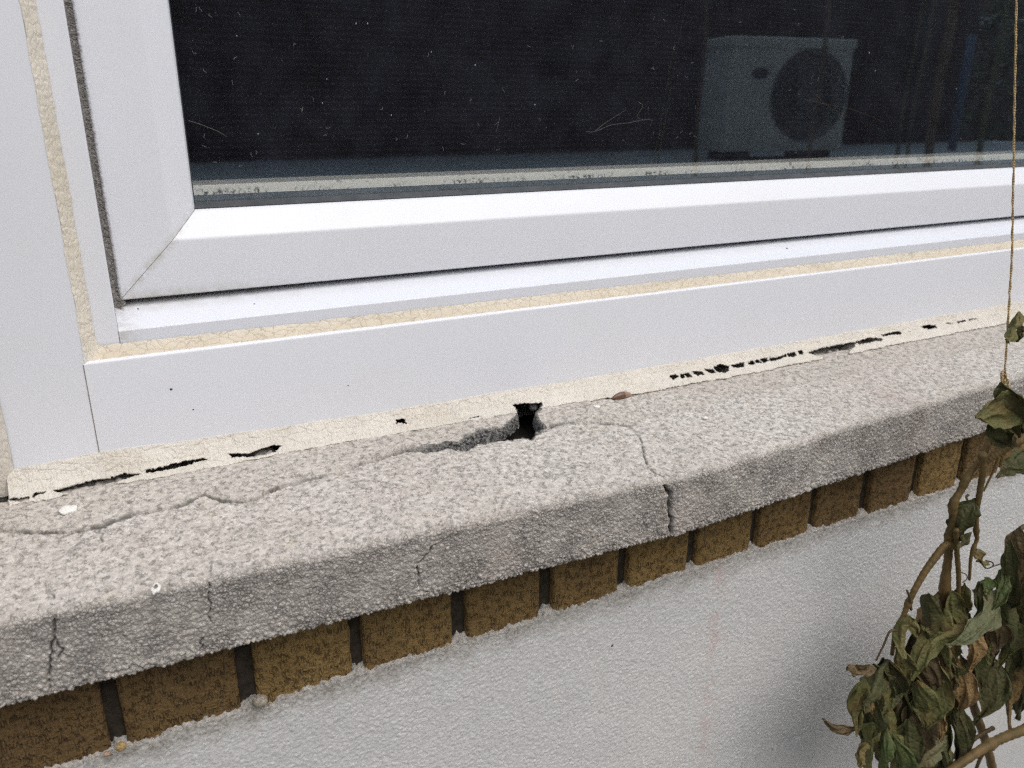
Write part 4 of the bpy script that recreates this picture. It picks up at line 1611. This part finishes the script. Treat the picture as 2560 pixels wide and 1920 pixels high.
# ------------------------------------------------------------------ the yard in front of the wall (seen mirrored in the glass)
g = MB()
g.box((-40, -60, -1.10), (60, 10, -.95))
gro = g.build('ground', simple('paving', (.22, .215, .20), .9, .2, .3, 8))
gro['kind'] = 'structure'
g = MB()
g.box((-6, -3.0, -.949), (5.7, -1.35, -.238))
ter = g.build('terrace', simple('terrace_concrete', (.40, .42, .43), .85, .3, .12, 12), bevel=.01)
ter['kind'] = 'structure'

ac = thing('air_conditioner', 'beige outdoor air conditioner unit with round fan grille on the terrace', 'air conditioner', (2.85, -2.30, -.236))
CASE = simple('beige_casing', (.62, .61, .57), .45, .4, .05, 20)
DARKM = simple('dark_grille', (.03, .032, .036), .5, .4, .2, 60)


def ac_unit():
    x0, x1, yf, yb_, z0, z1 = 2.511, 3.131, -2.17, -2.39, -.20, .26
    fc, fr_ = (2.925, .035), .195
    m = MB()
    # casing with a round opening in its front
    n = 48
    ring, outer = [], []
    for k in range(n):
        a = 2 * math.pi * k / n
        c, s = math.cos(a), math.sin(a)
        ring.append((fc[0] + fr_ * c, yf, fc[1] + fr_ * s))
        tx = ((x1 if c > 0 else x0) - fc[0]) / c if abs(c) > 1e-6 else 1e9
        tz = ((z1 if s > 0 else z0) - fc[1]) / s if abs(s) > 1e-6 else 1e9
        t = min(tx, tz)
        outer.append((fc[0] + t * c, yf, fc[1] + t * s))
    inner = [(x, yf - .10, z) for x, y, z in ring]
    m.add(ring + outer, [(k, (k + 1) % n, n + (k + 1) % n, n + k) for k in range(n)])
    m.add(ring + inner, [(k, (k + 1) % n, n + (k + 1) % n, n + k) for k in range(n)])
    for cx_ in (x0, x1):
        for cz_ in (z0, z1):
            pass
    m.add([(x0, yf, z0), (x1, yf, z0), (x1, yb_, z0), (x0, yb_, z0), (x0, yf, z1), (x1, yf, z1), (x1, yb_, z1), (x0, yb_, z1)],
          [(0, 1, 2, 3), (4, 5, 6, 7), (1, 2, 6, 5), (2, 3, 7, 6), (3, 0, 4, 7)])
    for sx, sz in ((x0, z0), (x0, z1), (x1, z0), (x1, z1)):
        near = min(range(n), key=lambda k: (outer[k][0] - sx) ** 2 + (outer[k][2] - sz) ** 2)
        a, b2 = outer[near - 1], outer[(near + 1) % n]
        m.add([outer[near], a, (sx, yf, sz)], [(0, 1, 2)])
        m.add([outer[near], (sx, yf, sz), b2], [(0, 1, 2)])
    m.build('casing', CASE, ac)
    m = MB()
    m.box((x0 - .012, yb_ - .008, z1 - .03), (x1 + .012, yf + .012, z1 + .012))
    m.build('lid', CASE, ac, bevel=.01)
    m = MB()
    m.add(inner, [tuple(range(n))])
    m.build('fan_back', DARKM, ac)
    m = MB()
    for rr in (.03, .06, .09, .12, .15, .18, .193):
        c = [(fc[0] + rr * math.cos(a), yf + .006, fc[1] + rr * math.sin(a)) for a in np.linspace(0, 2 * math.pi, 41)]
        m.tube(c, .0022, 5, False)
    for k in range(12):
        a = k * math.pi / 6
        m.tube([(fc[0] + .02 * math.cos(a), yf + .006, fc[1] + .02 * math.sin(a)), (fc[0] + .195 * math.cos(a), yf + .006, fc[1] + .195 * math.sin(a))], .0026, 5)
    m.build('fan_grille', simple('grey_grille', (.16, .17, .18), .5, .4, .1, 50), ac)
    m = MB()
    for k in range(3):
        a0 = k * 2.094 + .5
        V, F = [], []
        for i in range(9):
            a = a0 + i * .15
            V += [(fc[0] + .04 * math.cos(a), yf - .05 - i * .004, fc[1] + .04 * math.sin(a)), (fc[0] + .18 * math.cos(a), yf - .045 - i * .005, fc[1] + .18 * math.sin(a))]
        F = [(2 * i, 2 * i + 1, 2 * i + 3, 2 * i + 2) for i in range(8)]
        m.add(V, F)
    m.tube([(fc[0], yf - .03, fc[1]), (fc[0], yf - .09, fc[1])], .045, 16)
    m.build('fan', simple('grey_fan', (.12, .13, .14), .5, .4, .1, 50), ac)
    m = MB()
    c = [(2.665 + .04 * math.cos(a), yf + .004, .125 + .022 * math.sin(a)) for a in np.linspace(0, 2 * math.pi, 24, endpoint=False)]
    m.add(c + [(x, yf - .001, z) for x, y, z in c], [tuple(range(24))] + [(k, (k + 1) % 24, 24 + (k + 1) % 24, 24 + k) for k in range(24)])
    m.build('badge', simple('dark_badge', (.05, .055, .09), .4, .4, .1, 50), ac)
    for fx in (x0 + .10, x1 - .10):
        m = MB()
        m.box((fx - .03, yb_ - .02, -.2375), (fx + .03, yf + .02, z0 - .001))
        m.build('foot', DARKM, ac)


ac_unit()
pv = Matrix.Translation((2.511, -2.17, 0)) @ Matrix.Rotation(math.radians(10), 4, 'Z') @ Matrix.Translation((-2.511, 2.17, 0))
for ch in ac.children:
    ch.data.transform(pv)

fen = thing('fence', 'dark board fence standing behind the air conditioner', 'fence', (2, -3.2, -.95))
FM = simple('dark_fence_boards', (.020, .019, .021), .8, .2, .5, 6)
m = MB()
r_ = random.Random(9)
x = -5.0
while x < 5.4:
    w = r_.uniform(.115, .13)
    y = -3.16 + r_.uniform(-.008, .008)
    m.box((x, y, -.93), (x + w, y + .02, 1.25 + r_.uniform(-.02, .02)))
    x += w - .004
m.build('boards', FM, fen)
m = MB()
m.box((-5, -3.22, .9), (5.4, -3.172, 1.0)); m.box((-5, -3.22, -.5), (5.4, -3.172, -.4))
m.build('rails', FM, fen)

# canes and dry stems stuck in the terrace bed
CANE = {'brown': simple('cane_brown', (.17, .115, .07), .7, .3, .4, 25), 'green': simple('cane_green', (.10, .115, .05), .7, .3, .4, 25), 'blue': simple('blue_post', (.03, .085, .16), .5, .4, .1, 20)}
CANES = [  # x/d, tilt of x/d, dist, radius, top z, colour, label
    (1.372, .03, 1.95, .017, .95, 'brown', 'thick brown cane standing in the yard'),
    (1.318, .06, 2.02, .006, .95, 'green', 'thin leaning green cane left of the thick brown one'),
    (1.290, .05, 2.10, .006, .90, 'green', 'thinnest leaning green cane nearest the air conditioner'),
    (.832, .0, 2.25, .006, .95, 'brown', 'thin brown cane at the left end of the air conditioner'),
    (1.075, .04, 2.3, .008, .85, 'brown', 'brown cane in front of the fan grille'),
    (1.52, .05, 2.2, .012, .8, 'green', 'green cane near the right end of the terrace'),
]
for q, tl, dist, rad, zt, colr, lab in CANES:
    y = .677 - dist
    y = min(y, -1.40)
    dist = .677 - y
    m = MB()
    base = np.array([q * dist - tl * .3, y, -.2385])
    top = np.array([q * dist + tl * .6, y - .02, zt])
    pts = dense(np.array([base, top]), .03)
    pts[:, 0] += .006 * np.sin(np.arange(len(pts)) * .35 + dist * 7)
    rr = np.full(len(pts), rad) * (1 + .25 * (np.arange(len(pts)) % 7 == 0))
    m.tube(pts, rr, 8)
    tag(m.build('garden_cane', CANE[colr], smooth=True), lab, 'cane', 'canes standing on the terrace')
m = MB()
m.tube([(4.26, -2.3, -.2385), (4.26, -2.3, .35)], .022, 10)
tag(m.build('post', CANE['blue'], smooth=True), 'short blue post standing at the end of the terrace', 'post')

# neighbouring house past the end of the fence
hs_ = thing('brick_house', 'brick house with white window bands beyond the fence end', 'house', (16, -9.4, -.95))
m = MB(); m.box((8.0, -12, -.95), (24, -9.4, 4.2)); m.build('wall', simple('red_brick', (.16, .075, .05), .9, .2, .3, 3), hs_)
for z in (.35, .75, 1.35):
    m = MB(); m.box((11.5, -9.398, z), (19.5, -9.30, z + .13)); m.build('sill_band', simple('white_band_%d' % int(z * 100), (.75, .77, .78), .6, .3, .05, 5), hs_)
m = MB(); m.box((12.5, -9.399, .9), (17.5, -9.36, 1.34)); m.build('window', simple('far_window', (.10, .14, .18), .2, .5, .2, 3), hs_)
m = MB(); m.prism([(-12.4, 4.2), (-9.1, 4.2), (-10.7, 5.8)], 7.6, 24.4); m.build('roof', simple('roof_tiles', (.12, .075, .06), .9, .2, .3, 4), hs_)


def bush(x, y, z, rad, nleaf, label, seed):
    t = thing('shrub', label, 'shrub', (x, y, z))
    r = np.random.default_rng(seed)
    V, F = [], []
    for i in range(nleaf):
        d = r.normal(size=3)
        d /= np.linalg.norm(d)
        p = np.array([x, y, z + rad * 1.1]) + d * rad * (r.random() ** .4) * np.array([1, .7, 1.15]) * (1 + .25 * math.sin(7 * d[0] + 5 * d[2]))
        a, b2 = r.normal(size=3), r.normal(size=3)
        a = a / np.linalg.norm(a) * .055
        b2 = b2 / np.linalg.norm(b2) * .028
        k = len(V)
        V += [p - a, p + b2, p + a, p - b2]
        F.append((k, k + 1, k + 2, k + 3))
    link('crown', np_mesh('crown', V, F), simple('shrub_leaf_%d' % seed, (.045, .075, .035), .7, .3, .5, 10), t, smooth=False)
    m = MB(); m.tube([(x, y, z), (x + .03, y, z + rad)], [.03, .015], 8); m.build('trunk', CANE['brown'], t, smooth=True)


bush(6.3, -3.6, -.95, .75, 2600, 'loose green shrub at the end of the dark fence', 21)
bush(9.6, -6.0, -.95, 1.0, 3000, 'larger green shrub between the fence and the brick house', 22)
